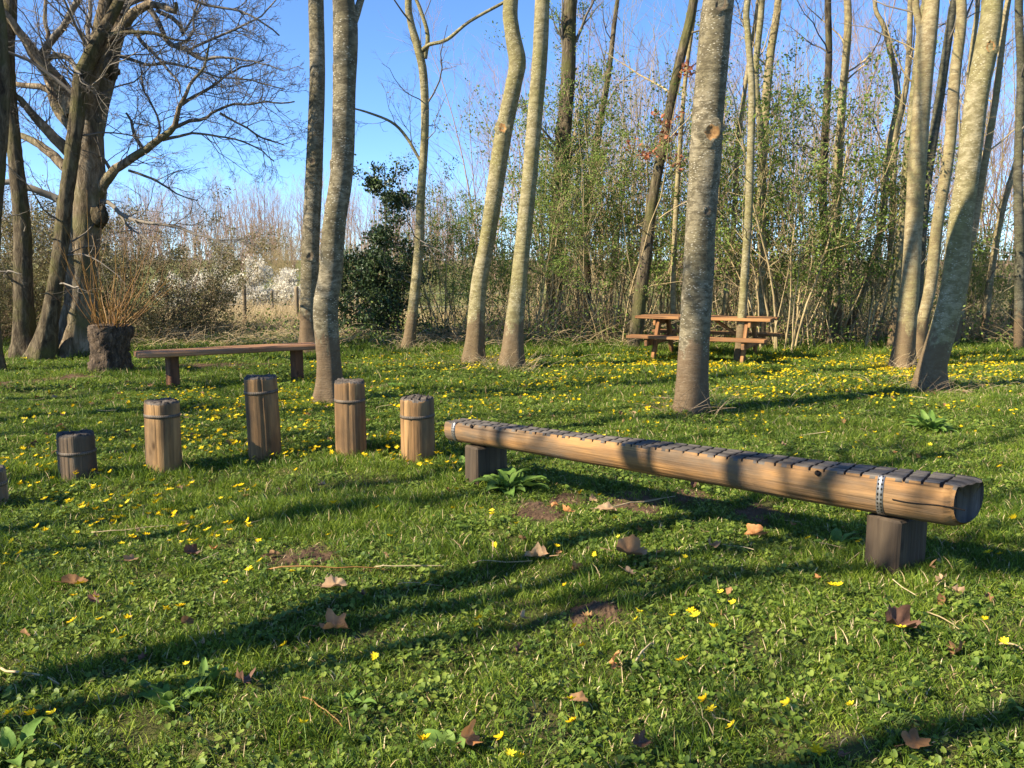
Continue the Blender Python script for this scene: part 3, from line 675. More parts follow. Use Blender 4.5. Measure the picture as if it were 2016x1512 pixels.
def make_tree(name, label, cat, pts, height, bark, twig, seed, Y=None, crown=(12, 6, 4), t0=0.45, lens=2.6, flare=0.85, group=None, sides=20, amp=0.065, low=0, lean=0.0, knots=(), forks=(), leafm=None, nleaf=0, up=0.10, rough=0.012, dens=1.0):
    rng = np.random.RandomState(seed)
    if Y is None: g = ground_at(pts[0][0], pts[0][1]); Y = g[1]
    else: g = at(pts[0][0], pts[0][1], Y); g[2] = float(gz(g[0], g[1]))
    line = pxpath(pts, Y, [lean * i for i in range(len(pts))])
    line[0, 2] = g[2]
    top = line[-1]; d = norm(line[-1, :3] - line[-2, :3]) * 0.5 + np.array([0, 0, 0.5])
    z = top[2]; ext = []; p = top.copy(); k = max(1, int((height - z) / 1.2))
    for i in range(k):
        f = (i + 1) / k; q = p[:3] + norm(d + 0.12 * rng.randn(3)) * max(height - z, 0.5) / k; p = np.array([*q, max(top[3] * (1 - 0.8 * f), 0.012)]); ext.append(p)
    first = line[0].copy(); first[2] -= 0.12
    full = spline(np.vstack([first[None], line, np.array(ext)]), 0.09)
    full[:, 3] = np.maximum(full[:, 3], 0.008)
    root = thing(name, label, cat, g, 0.0, group)
    mb = MB(); bark_tube(mb, full, sides, rng, amp, flare, 5, rough)
    lines = [full]
    for f in forks:
        fl = pxpath(f['pts'], Y, [f.get('dy', 0) * i for i in range(len(f['pts']))]); dd = norm(fl[-1, :3] - fl[-2, :3]); e = [fl[-1]]
        for i in range(f.get('n', 3)):
            q = e[-1]; dd = norm(dd + 0.1 * rng.randn(3) + np.array([0, 0, .15])); e.append(np.array([*(q[:3] + dd * f.get('ext', 0.9)), q[3] * 0.66]))
        fl = spline(np.vstack([fl, np.array(e[1:])]) if len(e) > 1 else fl, 0.09); fl[:, 3] = np.maximum(fl[:, 3], .005)
        bark_tube(mb, fl, max(8, sides - 8), rng, amp, 0, 5, rough); lines.append(fl)
    trunk = mb.obj('trunk', bark, root, offset=g)
    # branches
    mbb = MB(); Ks = 24; allP = []; last = []
    for li, ln in enumerate(lines):
        ii = np.linspace(0, len(ln) - 1, Ks).astype(int); P0 = ln[ii, :3][None]; R0 = ln[ii, 3][None]
        n1 = crown[0] if li == 0 else max(4, crown[0] // 2)
        ta = t0 if li == 0 else 0.15
        P1, R1 = grow(P0, R0, n1, rng, ta, 1.0, (0.5, 1.1), 1.0, 7, 0.18, up, 0.26, lens=lens if li == 0 else lens * .8, tipr=0.25)
        tubes(mbb, P1, R1, 6)
        P2, R2 = grow(P1, R1, crown[1], rng, 0.2, 1.0, (0.4, 1.0), 0.42, 5, 0.2, up * .6, 0.55, minr=.003); tubes(mbb, P2, R2, 4)
        P3, R3 = grow(P2, R2, crown[2], rng, 0.2, 1.0, (0.4, 1.0), 0.45, 4, 0.22, 0.03, 0.6, minr=.0022); tubes(mbb, P3, R3, 3)
        last.append(P3)
        if len(crown) > 3:
            P4, R4 = grow(P3, R3, crown[3], rng, 0.2, 1.0, (0.4, 1.0), 0.5, 3, 0.22, 0.02, 0.7, minr=.0018); tubes(mbb, P4, R4, 3); last.append(P4)
    if low:
        ln = full; ii = np.linspace(0, len(ln) - 1, 40).astype(int); P0 = ln[ii, :3][None]; R0 = ln[ii, 3][None] * 0.25
        P1, R1 = grow(P0, R0, low, rng, 0.12, t0 + .05, (0.9, 1.5), 0.9, 8, 0.22, -0.02, 0.6, lens=1.5, tipr=0.3, minr=.004); tubes(mbb, P1, R1, 5)
        P2, R2 = grow(P1, R1, 5, rng, 0.3, 1.0, (0.5, 1.1), 0.4, 5, 0.25, 0.0, 0.6, minr=.0025); tubes(mbb, P2, R2, 3)
        P3, R3 = grow(P2, R2, 3, rng, 0.3, 1.0, (0.5, 1.1), 0.5, 4, 0.25, 0.0, 0.6, minr=.002); tubes(mbb, P3, R3, 3); last.append(P3)
    mbb.obj('branches', twig, root, offset=g)
    if leafm is not None and nleaf:
        pts_ = np.concatenate([q.reshape(-1, 3) for q in last]); sel = pts_[rng.randint(0, len(pts_), nleaf)] + rng.randn(nleaf, 3) * 0.04
        mbl = MB(); leaf_cards(mbl, sel, rng, 0.045); mbl.obj('foliage', leafm, root, offset=g, smooth=False)
    # branch scars and knots on the side facing the clearing
    for (kx, ky, kr, km, kn) in knots:
        c = at(kx, ky, Y); i = np.argmin(np.abs(full[:, 2] - c[2])); ax_p = full[i, :3]; R = full[i, 3]
        off = np.clip((c[0] - ax_p[0]) / R, -.95, .95); nrm = np.array([off, -math.sqrt(1 - off * off), 0.0]); ctr = np.array([ax_p[0], ax_p[1], c[2]]) + nrm * R * 0.99
        r = kr * Y / FPX; tx = np.array([-nrm[1], nrm[0], 0]); tz = np.array([0, 0, 1.0]); N = 18; aa = np.linspace(0, 2 * np.pi, N, endpoint=False); mk = MB(); Vs = [ctr - nrm * 0.006]
        prof = ((0.35, 0.002), (0.62, 0.004), (0.85, r * .20), (1.15, r * .13), (1.7, -0.012))
        for s, hgt in prof:
            w = 1 + .16 * rng.randn(N); Vs += list(ctr + (np.cos(aa) * w)[:, None] * tx * r * s + (np.sin(aa) * w)[:, None] * tz * r * s * 1.15 + nrm * hgt)
        F3 = [[0, 1 + j, 1 + (j + 1) % N] for j in range(N)]; F4 = []; mi = []
        for q in range(4):
            for j in range(N): F4.append([1 + q * N + j, 1 + (q + 1) * N + j, 1 + (q + 1) * N + (j + 1) % N, 1 + q * N + (j + 1) % N]); mi.append(0 if q < 2 else 1)
        mk.add(np.array(Vs), F4=F4, m=np.array(mi)); mk.F3.append(np.array(F3)); mk.M3.append(np.zeros(N, int)); mk.obj(kn, [km, bark], trunk, offset=g)
    return root

A_, G_, D_, P_, TW, TG = MAT['alder'], MAT['grey_alder'], MAT['dark_alder'], MAT['pale_stem'], MAT['twig'], MAT['twig_grey']
SM = 'slender trees around the clearing'
make_tree('alder_tree', 'pale straight slim trunk standing behind the right end of the bench', 'tree',
    [(612, 698, 42), (608, 640, 36), (612, 500, 33), (618, 330, 32), (625, 150, 30), (622, 0, 29)], 12, G_, TG, 21, crown=(14, 6, 4, 2), t0=.5,
    knots=[(614, 505, 7, MAT['knot'], 'knot'), (619, 320, 6, MAT['knot'], 'knot')], group=SM)
make_tree('alder_tree', 'dark grey forked trunk right behind the fourth stepping post', 'tree',
    [(646, 794, 54), (647, 720, 46), (642, 610, 48), (652, 540, 45), (658, 440, 43), (673, 330, 42), (678, 180, 42), (680, 60, 46), (672, -40, 38)], 11, G_, TG, 22, crown=(14, 6, 4, 2), t0=.55,
    forks=[{'pts': [(684, 60, 30), (702, 25, 16), (722, -30, 13)], 'dy': .05}], knots=[(656, 135, 6, MAT['knot'], 'knot'), (652, 325, 7, MAT['knot'], 'knot')], group=SM, amp=.06)
make_tree('alder_tree', 'thin crooked pale trunk in front of the dark holly bush', 'tree',
    [(803, 692, 24), (812, 620, 20), (824, 500, 19), (828, 400, 17), (836, 260, 16), (834, 150, 16), (822, 90, 15), (808, 40, 13), (804, -20, 12)], 8.5, A_, TG, 23, crown=(9, 6, 4, 2), t0=.5, low=7, lens=1.8,
    forks=[{'pts': [(836, 115, 9), (842, 70, 8), (828, 20, 7), (812, -20, 6)], 'ext': .6}, {'pts': [(830, 100, 8), (845, 88, 7), (880, 78, 7), (925, 42, 6), (1000, 0, 6)], 'ext': .5, 'dy': -.1},
           {'pts': [(832, 325, 6), (800, 270, 6), (770, 240, 5), (720, 220, 4), (698, 214, 3)], 'n': 1, 'ext': .2}], group=SM, sides=14)
make_tree('alder_tree', 'kinked pale trunk leaning right, left one of the middle pair', 'tree',
    [(930, 719, 40), (935, 660, 36), (944, 560, 33), (958, 480, 31), (975, 370, 33), (992, 260, 32), (1012, 160, 30), (1018, 120, 32), (1008, 60, 28), (1006, 0, 27)], 11, A_, TG, 24, crown=(13, 6, 4, 2), t0=.55, knots=[(990, 255, 8, MAT['scar'], 'scar')], group=SM)
make_tree('alder_tree', 'smooth leaning pale trunk, right one of the middle pair', 'tree',
    [(1007, 726, 42), (1012, 650, 37), (1022, 560, 32), (1034, 430, 31), (1048, 290, 30), (1062, 120, 29), (1068, 0, 27)], 12, A_, TG, 25, crown=(13, 6, 4, 2), t0=.55, group=SM)
make_tree('alder_tree', 'thickest speckled grey trunk standing in front of the picnic table', 'tree',
    [(1360, 812, 66), (1362, 760, 62), (1368, 650, 60), (1374, 540, 61), (1378, 440, 58), (1388, 320, 60), (1394, 240, 58), (1404, 120, 58), (1414, 0, 56)], 13, G_, TG, 26, crown=(16, 7, 4, 2), t0=.55, flare=.5, sides=26,
    knots=[(1394, 266, 15, MAT['scar'], 'branch_scar'), (1412, 16, 12, MAT['knot'], 'knot'), (1386, 418, 8, MAT['knot'], 'bark_slit')], group=SM, amp=.05)
make_tree('alder_tree', 'thin straight pale stem rising in front of the picnic table seat', 'tree',
    [(1455, 716, 20), (1460, 640, 18), (1466, 540, 16), (1474, 420, 15), (1478, 300, 14), (1480, 180, 13), (1472, 60, 12), (1472, 0, 12)], 9, A_, TG, 27, crown=(10, 6, 4, 2), t0=.45, low=4, sides=14, group=SM, lens=1.9)
make_tree('alder_tree', 'pale forked trunk just left of the leaning right hand trunk', 'tree',
    [(1775, 728, 44), (1778, 690, 40), (1792, 560, 35), (1798, 460, 32), (1806, 330, 32), (1816, 180, 31), (1824, 80, 34), (1836, 0, 26)], 12, P_, TG, 28, crown=(14, 6, 4, 2), t0=.5,
    forks=[{'pts': [(1818, 90, 16), (1808, 40, 13), (1802, -10, 12)], 'dy': .05}], group=SM)
make_tree('alder_tree', 'stout grey trunk leaning right with a round knot near the top right', 'tree',
    [(1832, 771, 56), (1836, 720, 50), (1858, 640, 48), (1878, 560, 45), (1892, 440, 42), (1908, 320, 40), (1922, 190, 39), (1940, 100, 40), (1954, 0, 36)], 12.5, A_, TG, 29, crown=(15, 7, 4, 2), t0=.55,
    knots=[(1938, 97, 9, MAT['scar'], 'knot'), (1925, 210, 5, MAT['knot'], 'knot')], group=SM)
make_tree('alder_tree', 'slim second stem leaning right just behind the pale forked trunk', 'tree',
    [(1807, 714, 24), (1815, 640, 22), (1832, 560, 22), (1846, 440, 21), (1868, 300, 20), (1880, 150, 20), (1892, 0, 18)], 11, P_, TG, 30, crown=(11, 6, 4, 2), t0=.45, group=SM, sides=14)
# right hand thicket trunks, further back
right = [
 ('dark slim stem left of the leafy thicket behind the picnic table', [(1498, 692, 16), (1502, 520, 14), (1500, 300, 14), (1488, 150, 12), (1500, 0, 11)], A_, 15.6),
 ('orange tinted slim trunk behind the thin stem at the table', [(1512, 688, 18), (1500, 480, 17), (1502, 300, 17), (1514, 130, 16), (1532, 0, 14)], P_, 16.4),
 ('dark upright trunk rising from the middle of the leafy thicket', [(1634, 690, 18), (1628, 520, 16), (1620, 380, 16), (1626, 230, 15), (1632, 110, 13), (1630, 0, 12)], MAT['rough'], 16.0),
 ('light brown trunk close behind the dark upright trunk in the thicket', [(1650, 688, 18), (1644, 500, 17), (1650, 330, 17), (1660, 180, 15), (1668, 0, 13)], P_, 16.6),
 ('bent pale sapling leaning right out of the thicket', [(1662, 668, 16), (1690, 600, 15), (1716, 520, 14), (1736, 440, 14), (1748, 300, 13), (1768, 190, 11), (1742, 60, 9), (1722, 0, 8)], P_, 16.8),
 ('wavy thin pale sapling right of the bent sapling', [(1716, 690, 14), (1738, 600, 13), (1752, 520, 13), (1757, 420, 12), (1762, 290, 12), (1786, 150, 11), (1792, 0, 10)], P_, 16.2),
 ('mottled thin trunk left of the pale forked trunk', [(1754, 694, 17), (1762, 600, 16), (1772, 480, 16), (1782, 360, 15), (1800, 180, 14), (1822, 0, 12)], A_, 15.4),
 ('dark stem leaning right behind the pale forked trunk', [(1800, 690, 16), (1812, 500, 18), (1828, 330, 18), (1852, 180, 17), (1872, 40, 15), (1880, 0, 14)], D_, 15.2),
 ('thin white stem between the slim second stem and the leaning trunk', [(1846, 690, 11), (1868, 540, 11), (1884, 380, 11), (1900, 230, 10), (1915, 90, 9), (1925, 0, 8)], P_, 17.0),
 ('thin stem just right of the leaning trunk', [(1880, 690, 14), (1906, 520, 13), (1936, 340, 13), (1962, 180, 12), (1985, 0, 11)], P_, 15.8),
 ('yellowish sapling curving right near the right edge', [(1936, 690, 14), (1948, 560, 13), (1972, 420, 12), (1998, 330, 11), (2025, 250, 9)], P_, 16.6),
 ('dark thin trunk standing at the right picture edge', [(2004, 700, 18), (2008, 520, 17), (2004, 350, 16), (2010, 150, 15), (2006, 0, 14)], D_, 15.0),
 ('broad shaded trunk at the far right edge of the thicket', [(1994, 690, 24), (2006, 560, 22), (2022, 420, 21), (2040, 250, 19)], P_, 17.5),
 ('slender stem in the gap right of the speckled trunk', [(1420, 690, 12), (1432, 560, 11), (1445, 430, 10), (1452, 300, 10), (1470, 150, 8), (1490, 20, 7)], P_, 16.5),
 ('thin straight stem left of the speckled trunk behind the table', [(1328, 690, 11), (1325, 560, 11), (1330, 430, 10), (1338, 300, 9), (1350, 150, 8)], P_, 16.2),
 ('forked mossy trunk leaning right behind the left end of the table', [(1250, 684, 30), (1258, 600, 26), (1272, 500, 24), (1284, 400, 20), (1304, 290, 19), (1332, 150, 19), (1365, 0, 17)], MAT['rough'], 15.8),
 ('rough bushy trunk with ivy between the middle pair and the table', [(1088, 660, 36), (1092, 560, 32), (1098, 440, 30), (1108, 300, 29), (1118, 140, 28), (1124, 0, 26)], MAT['rough'], 18.5),
 ('knobbly dark trunk behind the bushes right of the middle pair', [(1150, 655, 26), (1152, 560, 24), (1150, 470, 22), (1160, 380, 18), (1180, 250, 14), (1200, 130, 10)], MAT['rough'], 20.0),
]
for i, (lab, pts, mt, Y) in enumerate(right):
    forks = ()
    if 'forked mossy' in lab: forks = [{'pts': [(1274, 520, 18), (1298, 450, 16), (1326, 360, 15), (1345, 250, 13)], 'n': 4, 'ext': .7}]
    if 'knobbly' in lab: forks = [{'pts': [(1150, 470, 16), (1130, 410, 12), (1105, 350, 9)], 'ext': .5}, {'pts': [(1155, 430, 14), (1190, 380, 11), (1225, 320, 8)], 'ext': .5}]
    lv = None; nl = 0
    if 'ivy' in lab: lv = MAT['leaf_spring']; nl = 4000
    make_tree('thicket_tree', lab, 'tree', pts, 9.0 + (i * 37 % 10) * .25, mt, TG if i % 3 else MAT['stem_tan'], 60 + i, Y=Y, crown=(10, 6, 4, 2), t0=.35, low=5, lens=1.7, sides=12, flare=.25, group='stems of the thicket', leafm=lv, nleaf=nl, amp=.07)

# ------------------------------------------------------------------ big old tree on the left and its neighbours
def big_tree():
    rng = np.random.RandomState(77); Y = 14.6; g = at(150, 702, Y); g[2] = float(gz(g[0], g[1]))
    root = thing('old_tree', 'huge pale barked old tree with wide spreading bare branches at left', 'tree', g)
    def L(pts, dy=0.0): return spline(pxpath(pts, Y, [dy * i for i in range(len(pts))]), 0.12)
    mb = MB()
    tr = L([(146, 712, 100), (150, 690, 84), (160, 600, 58), (164, 520, 54), (168, 440, 56), (172, 370, 62), (172, 300, 60), (178, 240, 50)])
    bark_tube(mb, tr, 26, rng, 0.10, 0.55, 6, .03)
    r_up = L([(178, 260, 46), (194, 190, 42), (208, 140, 40), (218, 95, 34), (232, 50, 30), (242, 0, 28), (252, -60, 24), (262, -160, 16), (280, -280, 7)], .12)
    l_up = L([(168, 270, 36), (172, 200, 30), (186, 130, 30), (198, 60, 28), (208, 0, 24), (210, -80, 18), (220, -200, 8)], -.15)
    bark_tube(mb, r_up, 16, rng, .08, 0, 5, .03); bark_tube(mb, l_up, 16, rng, .08, 0, 5, .03)
    trunk = mb.obj('trunk', MAT['old_pale'], root, offset=g)
    limbs = [
     ([(186, 395, 26), (208, 362, 22), (228, 338, 18), (262, 316, 16), (290, 296, 15), (322, 272, 13), (345, 246, 11), (354, 220, 9), (358, 204, 8), (376, 165, 6), (402, 128, 5), (412, 85, 3)], -.06),
     ([(357, 206, 7), (395, 182, 6), (425, 162, 5), (462, 138, 4), (520, 118, 3)], .05),
     ([(340, 252, 8), (375, 238, 7), (408, 230, 6), (448, 212, 5), (510, 208, 4), (580, 200, 2.5)], -.05),
     ([(430, 222, 5), (470, 242, 4), (515, 268, 3.5), (560, 286, 2)], .08),
     ([(318, 276, 7), (345, 268, 6), (375, 262, 5), (430, 268, 4), (500, 290, 3), (540, 318, 2)], .10),
     ([(284, 296, 8), (268, 268, 7), (258, 240, 5), (248, 222, 4)], -.08),
     ([(300, 285, 6), (316, 255, 5), (300, 215, 4), (285, 185, 4), (278, 145, 3), (275, 120, 2)], .05),
     ([(222, 340, 8), (205, 318, 6), (195, 290, 4), (185, 270, 3)], -.1),
     ([(214, 96, 26), (238, 52, 20), (262, 20, 17), (290, 8, 14), (318, 10, 12), (340, 20, 9), (346, 5, 5)], -.10),
     ([(285, 10, 12), (308, 30, 11), (322, 58, 10), (336, 85, 10), (368, 98, 9), (398, 116, 7), (440, 112, 5), (500, 122, 3), (560, 140, 2)], -.06),
     ([(306, 18, 8), (335, 32, 8), (352, 48, 7), (356, 66, 5), (380, 30, 4), (395, 5, 3), (402, -30, 2)], .10),
     ([(345, 88, 6), (372, 80, 6), (386, 60, 5), (384, 30, 4), (395, -10, 3)], .05),
     ([(228, 65, 12), (262, 56, 8), (285, 85, 7), (305, 105, 6), (330, 140, 5), (350, 165, 3.5), (352, 190, 2)], -.12),
     ([(150, 225, 40), (122, 178, 30), (96, 145, 26), (72, 118, 22), (52, 88, 18), (34, 62, 15), (10, 30, 12), (-30, -10, 8)], -.10),
     ([(72, 120, 16), (88, 96, 14), (112, 64, 12), (136, 30, 11), (158, 0, 10), (175, -50, 7), (190, -110, 4)], -.14),
     ([(82, 120, 12), (108, 110, 11), (135, 114, 11), (150, 132, 9), (160, 150, 7)], -.2),
     ([(145, 255, 26), (118, 210, 22), (100, 165, 16), (88, 130, 12), (92, 90, 9), (86, 40, 7), (90, -20, 5)], .15),
     ([(140, 300, 24), (108, 275, 20), (82, 245, 18), (58, 215, 14), (38, 195, 12), (10, 175, 8), (-30, 160, 5)], -.08),
     ([(138, 335, 20), (100, 300, 17), (70, 280, 14), (40, 265, 11), (5, 258, 9), (-40, 250, 6)], .12),
     ([(142, 230, 20), (110, 192, 15), (80, 172, 12), (40, 165, 10), (-10, 150, 7)], .18),
     ([(142, 420, 16), (112, 392, 14), (82, 376, 13), (52, 368, 12), (20, 356, 11), (-20, 362, 8)], -.05),
     ([(180, 400, 12), (212, 395, 9), (236, 416, 8), (262, 428, 7), (300, 436, 6), (345, 445, 5), (390, 462, 4), (450, 478, 2)], -.12),
     ([(238, 420, 6), (250, 438, 5), (258, 452, 4), (280, 468, 3), (300, 490, 2)], -.1),
     ([(255, 335, 5), (290, 348, 5), (325, 362, 4), (350, 380, 3), (390, 395, 2)], .05),
     ([(200, 110, 12), (178, 90, 9), (172, 50, 8), (176, 10, 7), (168, -40, 5)], .2),
     ([(240, 30, 12), (262, -10, 10), (300, -50, 8), (350, -80, 5), (410, -95, 3)], .1),
     ([(236, 20, 9), (290, -8, 8), (350, -12, 6), (420, 10, 5), (490, 30, 4), (550, 70, 3)], .06),
     ([(232, 110, 8), (290, 130, 6), (350, 135, 5), (420, 150, 4), (500, 165, 3), (560, 175, 2)], -.08),
     ([(370, 100, 5), (430, 70, 5), (480, 50, 4), (530, 20, 3), (560, -20, 2)], .1),
     ([(248, -20, 12), (225, -80, 9), (190, -130, 6), (150, -170, 4)], -.1),
    ]
    mbt = MB()
    for pts, dy in limbs:
        ml = MB(); ln = L(pts, dy); ln[:, 3] = np.maximum(ln[:, 3], .006)
        # a little crookedness
        kn = np.cumsum(rng.randn(len(ln), 3) * 0.012, axis=0); kn -= np.linspace(0, 1, len(ln))[:, None] * kn[-1]; ln[:, :3] += kn
        bark_tube(ml, ln, 10 if ln[0, 3] > .05 else 7, rng, .10, 0, 5, .03)
        ml.obj('limb', MAT['old_pale'] if ln[0, 3] > .075 else MAT['twig_grey'], root, offset=g)
        ii = np.linspace(0, len(ln) - 1, 16).astype(int); P0 = ln[ii, :3][None]; R0 = np.minimum(ln[ii, 3][None], .02)
        Ln = np.linalg.norm(np.diff(ln[:, :3], axis=0), axis=1).sum()
        n1 = int(5 + Ln * 4.4)
        P1, R1 = grow(P0, R0, n1, rng, .22, 1.0, (.5, 1.2), 1.0, 7, .26, .05, .45, lens=1.15, tipr=.3, minr=.005); tubes(mbt, P1, R1, 5)
        P2, R2 = grow(P1, R1, 6, rng, .2, 1.0, (.4, 1.1), .42, 5, .28, .04, .55, minr=.0032); tubes(mbt, P2, R2, 3)
        P3, R3 = grow(P2, R2, 4, rng, .2, 1.0, (.4, 1.1), .45, 4, .28, .02, .6, minr=.0026); tubes(mbt, P3, R3, 3)
        P4, R4 = grow(P3, R3, 2, rng, .3, 1.0, (.4, 1.1), .5, 3, .25, .02, .7, minr=.0022); tubes(mbt, P4, R4, 3)
    for src in (r_up, l_up):
        ii = np.linspace(0, len(src) - 1, 20).astype(int); P1, R1 = grow(src[ii, :3][None], np.minimum(src[ii, 3], .05)[None], 12, rng, .1, 1, (.5, 1.2), 1.0, 8, .22, .06, .35, lens=1.9, minr=.006); tubes(mbt, P1, R1, 5)
        P2, R2 = grow(P1, R1, 8, rng, .2, 1.0, (.4, 1.1), .42, 5, .28, .04, .55, minr=.0032); tubes(mbt, P2, R2, 3)
        P3, R3 = grow(P2, R2, 5, rng, .2, 1.0, (.4, 1.1), .45, 4, .28, .02, .6, minr=.0026); tubes(mbt, P3, R3, 3)
    mbt.obj('twigs', MAT['twig_grey'], root, offset=g)
    # burr on the trunk
    for (bx, by, br) in ((196, 425, 22), (222, 140, 16), (180, 300, 14)):
        c = at(bx, by, Y - .1); mbk = MB(); N = 12; r = br * Y / FPX; V = []
        for q in range(8):
            th = math.pi * (q + .5) / 8
            for j in range(N):
                a = 2 * math.pi * j / N; w = r * (1 + .16 * rng.randn()); V.append(c + w * np.array([math.sin(th) * math.cos(a) * .75, math.sin(th) * math.sin(a) * .7, math.cos(th)]))
        F = [[q * N + j, q * N + (j + 1) % N, (q + 1) * N + (j + 1) % N, (q + 1) * N + j] for q in range(7) for j in range(N)]
        mbk.add(np.array(V), F4=F); mbk.obj('burr', MAT['rough'], trunk, offset=g)
big_tree()
make_tree('rough_tree', 'dark rough barked trunk standing left of the old pale tree', 'tree',
    [(52, 706, 54), (48, 640, 38), (46, 560, 33), (44, 450, 30), (32, 330, 27), (20, 200, 25), (16, 100, 25), (20, 0, 24)], 9, MAT['rough'], TG, 41, crown=(10, 6, 4, 2), t0=.45, low=4, amp=.1, rough=.05)
make_tree('rough_tree', 'dark mossy trunk crossing in front of the old pale tree', 'tree',
    [(84, 700, 46), (100, 610, 30), (118, 500, 28), (128, 410, 28), (140, 320, 27), (152, 220, 30), (160, 150, 30), (178, 110, 28), (205, 60, 22), (232, 10, 19), (246, -40, 17)], 8.5, MAT['rough'], TG, 42, Y=14.0, crown=(10, 6, 4, 2), t0=.45, low=6, amp=.1, rough=.05,
    forks=[{'pts': [(170, 110, 9), (200, 75, 9), (240, 65, 8), (300, 65, 7), (345, 78, 4)], 'n': 1, 'ext': .3}])
make_tree('rough_tree', 'dark leaning trunk cut off by the left picture edge', 'tree',
    [(-20, 730, 46), (-22, 600, 38), (-18, 450, 34), (-6, 300, 30), (2, 180, 28), (0, 60, 26), (-10, -20, 24)], 8, MAT['rough'], TG, 43, Y=12.2, crown=(9, 6, 4, 2), t0=.6, low=0, amp=.1, rough=.05, leafm=MAT['leaf_spring'], nleaf=250)

# ------------------------------------------------------------------ pollard willow stump
def willow():
    rng = np.random.RandomState(9); g = ground_at(203, 738); g[1] += .2; g[2] = float(gz(g[0], g[1])); Y = g[1]
    root = thing('willow_stump', 'dark pollard willow stump with a spray of orange shoots', 'willow stump', g)
    top = at(206, 645, Y); R = 34 * Y / FPX; H = top[2] - g[2]
    line = np.array([[0, 0, -.1, R * 1.0], [0, 0, .08, R * .98], [.01, 0, H * .5, R * .9], [.02, 0, H * .8, R * 1.02], [.02, 0, H, R * 1.06], [.02, 0, H + .05, R * .8], [.02, 0, H + .06, R * .2]])
    mb = MB(); bark_tube(mb, spline(line, .03), 44, rng, .20, .25, 7, .10); mb.obj('trunk', MAT['stump'], root)
    n = 62; a = rng.rand(n) * 6.28; r = R * np.sqrt(rng.rand(n)) * .95
    st = np.stack([np.cos(a) * r + .02, np.sin(a) * r, H + .03 + 0 * a - .05 * (r / R) ** 2], 1)
    side = rng.rand(n) < .6; out = np.where(side, .15 + .5 * rng.rand(n), .8 + .9 * rng.rand(n))
    d = norm(np.stack([np.cos(a) * out, np.sin(a) * out, np.ones(n)], 1)); ln = 0.35 + 1.75 * rng.rand(n) ** 1.6; k = 8
    P = np.empty((n, k, 3)); P[:, 0] = st
    for q in range(1, k):
        P[:, q] = P[:, q - 1] + d * (ln / (k - 1))[:, None]; d = norm(d + .10 * rng.randn(n, 3) + np.array([0, 0, .08]))
    Rr = (.004 + .0045 * rng.rand(n))[:, None] * np.linspace(1, .35, k)[None]
    mb = MB(); tubes(mb, P, Rr, 4)
    P2, R2 = grow(P[: n // 2], Rr[: n // 2], 3, rng, .2, .9, (.3, .8), .45, 5, .12, .08, .6, minr=.0025); tubes(mb, P2, R2, 3); mb.obj('shoots', MAT['withy'], root)
willow()

# ------------------------------------------------------------------ shrubs
def shrub_meshes(seed, H, spread, nstem, nleaf, stemm, leafm, lsize=.045, upright=1.0, k2=7, k3=5, low=.25):
    rng = np.random.RandomState(seed); mb = MB(); n = nstem
    a = rng.rand(n) * 6.28; r = .22 * spread * np.sqrt(rng.rand(n)); k = 10
    P = np.empty((n, k, 3)); P[:, 0] = np.stack([np.cos(a) * r, np.sin(a) * r, np.full(n, -.08)], 1)
    out = spread / H * (0.15 + .75 * rng.rand(n)); d = norm(np.stack([np.cos(a) * out, np.sin(a) * out, np.full(n, upright)], 1)); ln = H * (.55 + .5 * rng.rand(n))
    for q in range(1, k):
        P[:, q] = P[:, q - 1] + d * (ln / (k - 1))[:, None]; d = norm(d + .10 * rng.randn(n, 3) + np.array([0, 0, .05]))
    R = (.008 + .012 * rng.rand(n))[:, None] * np.linspace(1, .25, k)[None] * (H / 4)
    tubes(mb, P, R, 6)
    P2, R2 = grow(P, R, k2, rng, low, 1, (.4, 1.1), .32, 5, .2, .06, .5, minr=.004); tubes(mb, P2, R2, 4)
    P3, R3 = grow(P2, R2, k3, rng, .2, 1, (.4, 1.1), .5, 4, .25, .03, .6, minr=.0028); tubes(mb, P3, R3, 3)
    P4, R4 = grow(P3, R3, 2, rng, .3, 1, (.4, 1.1), .6, 3, .25, .03, .7, minr=.002); tubes(mb, P4, R4, 3)
    sm = mb.mesh('stems', [stemm])
    pts = np.concatenate([P3[:, 1:].reshape(-1, 3), P4[:, 1:].reshape(-1, 3)]); w = .35 + vnoise(pts[:, 0] + pts[:, 2] * .6, pts[:, 1] + pts[:, 2], 2.2, seed)
    pts = pts[rng.rand(len(pts)) < w]
    s = pts[rng.randint(0, len(pts), nleaf)] + rng.randn(nleaf, 3) * .06
    ml = MB(); leaf_cards(ml, s, rng, lsize); return sm, ml.mesh('foliage', [leafm], smooth=False)
def place_shrub(meshes, name, label, cat, px, py, Y, scale=1.0, rz=0.0, group=None, sz=1.0):
    p = at(px, py, Y); z = float(gz(p[0], Y)); t = thing(name, label, cat, (p[0], Y, z), rz, group); t.scale = (scale, scale, scale * sz)
    put(bpy.data.objects.new('stems', meshes[0]), t); put(bpy.data.objects.new('foliage', meshes[1]), t); return t
LS, LO = MAT['leaf_spring'], MAT['leaf_olive']; ST = MAT['stem_tan']
SHV = [shrub_meshes(101, 4.9, 2.5, 13, 7000, ST, LS, .055), shrub_meshes(102, 5.2, 2.2, 14, 7500, ST, LS, .055), shrub_meshes(103, 4.0, 2.8, 12, 7000, ST, LS, .057), shrub_meshes(104, 5.6, 2.6, 15, 6000, ST, LS, .05)]
G2 = 'leafy shrubs behind the clearing'
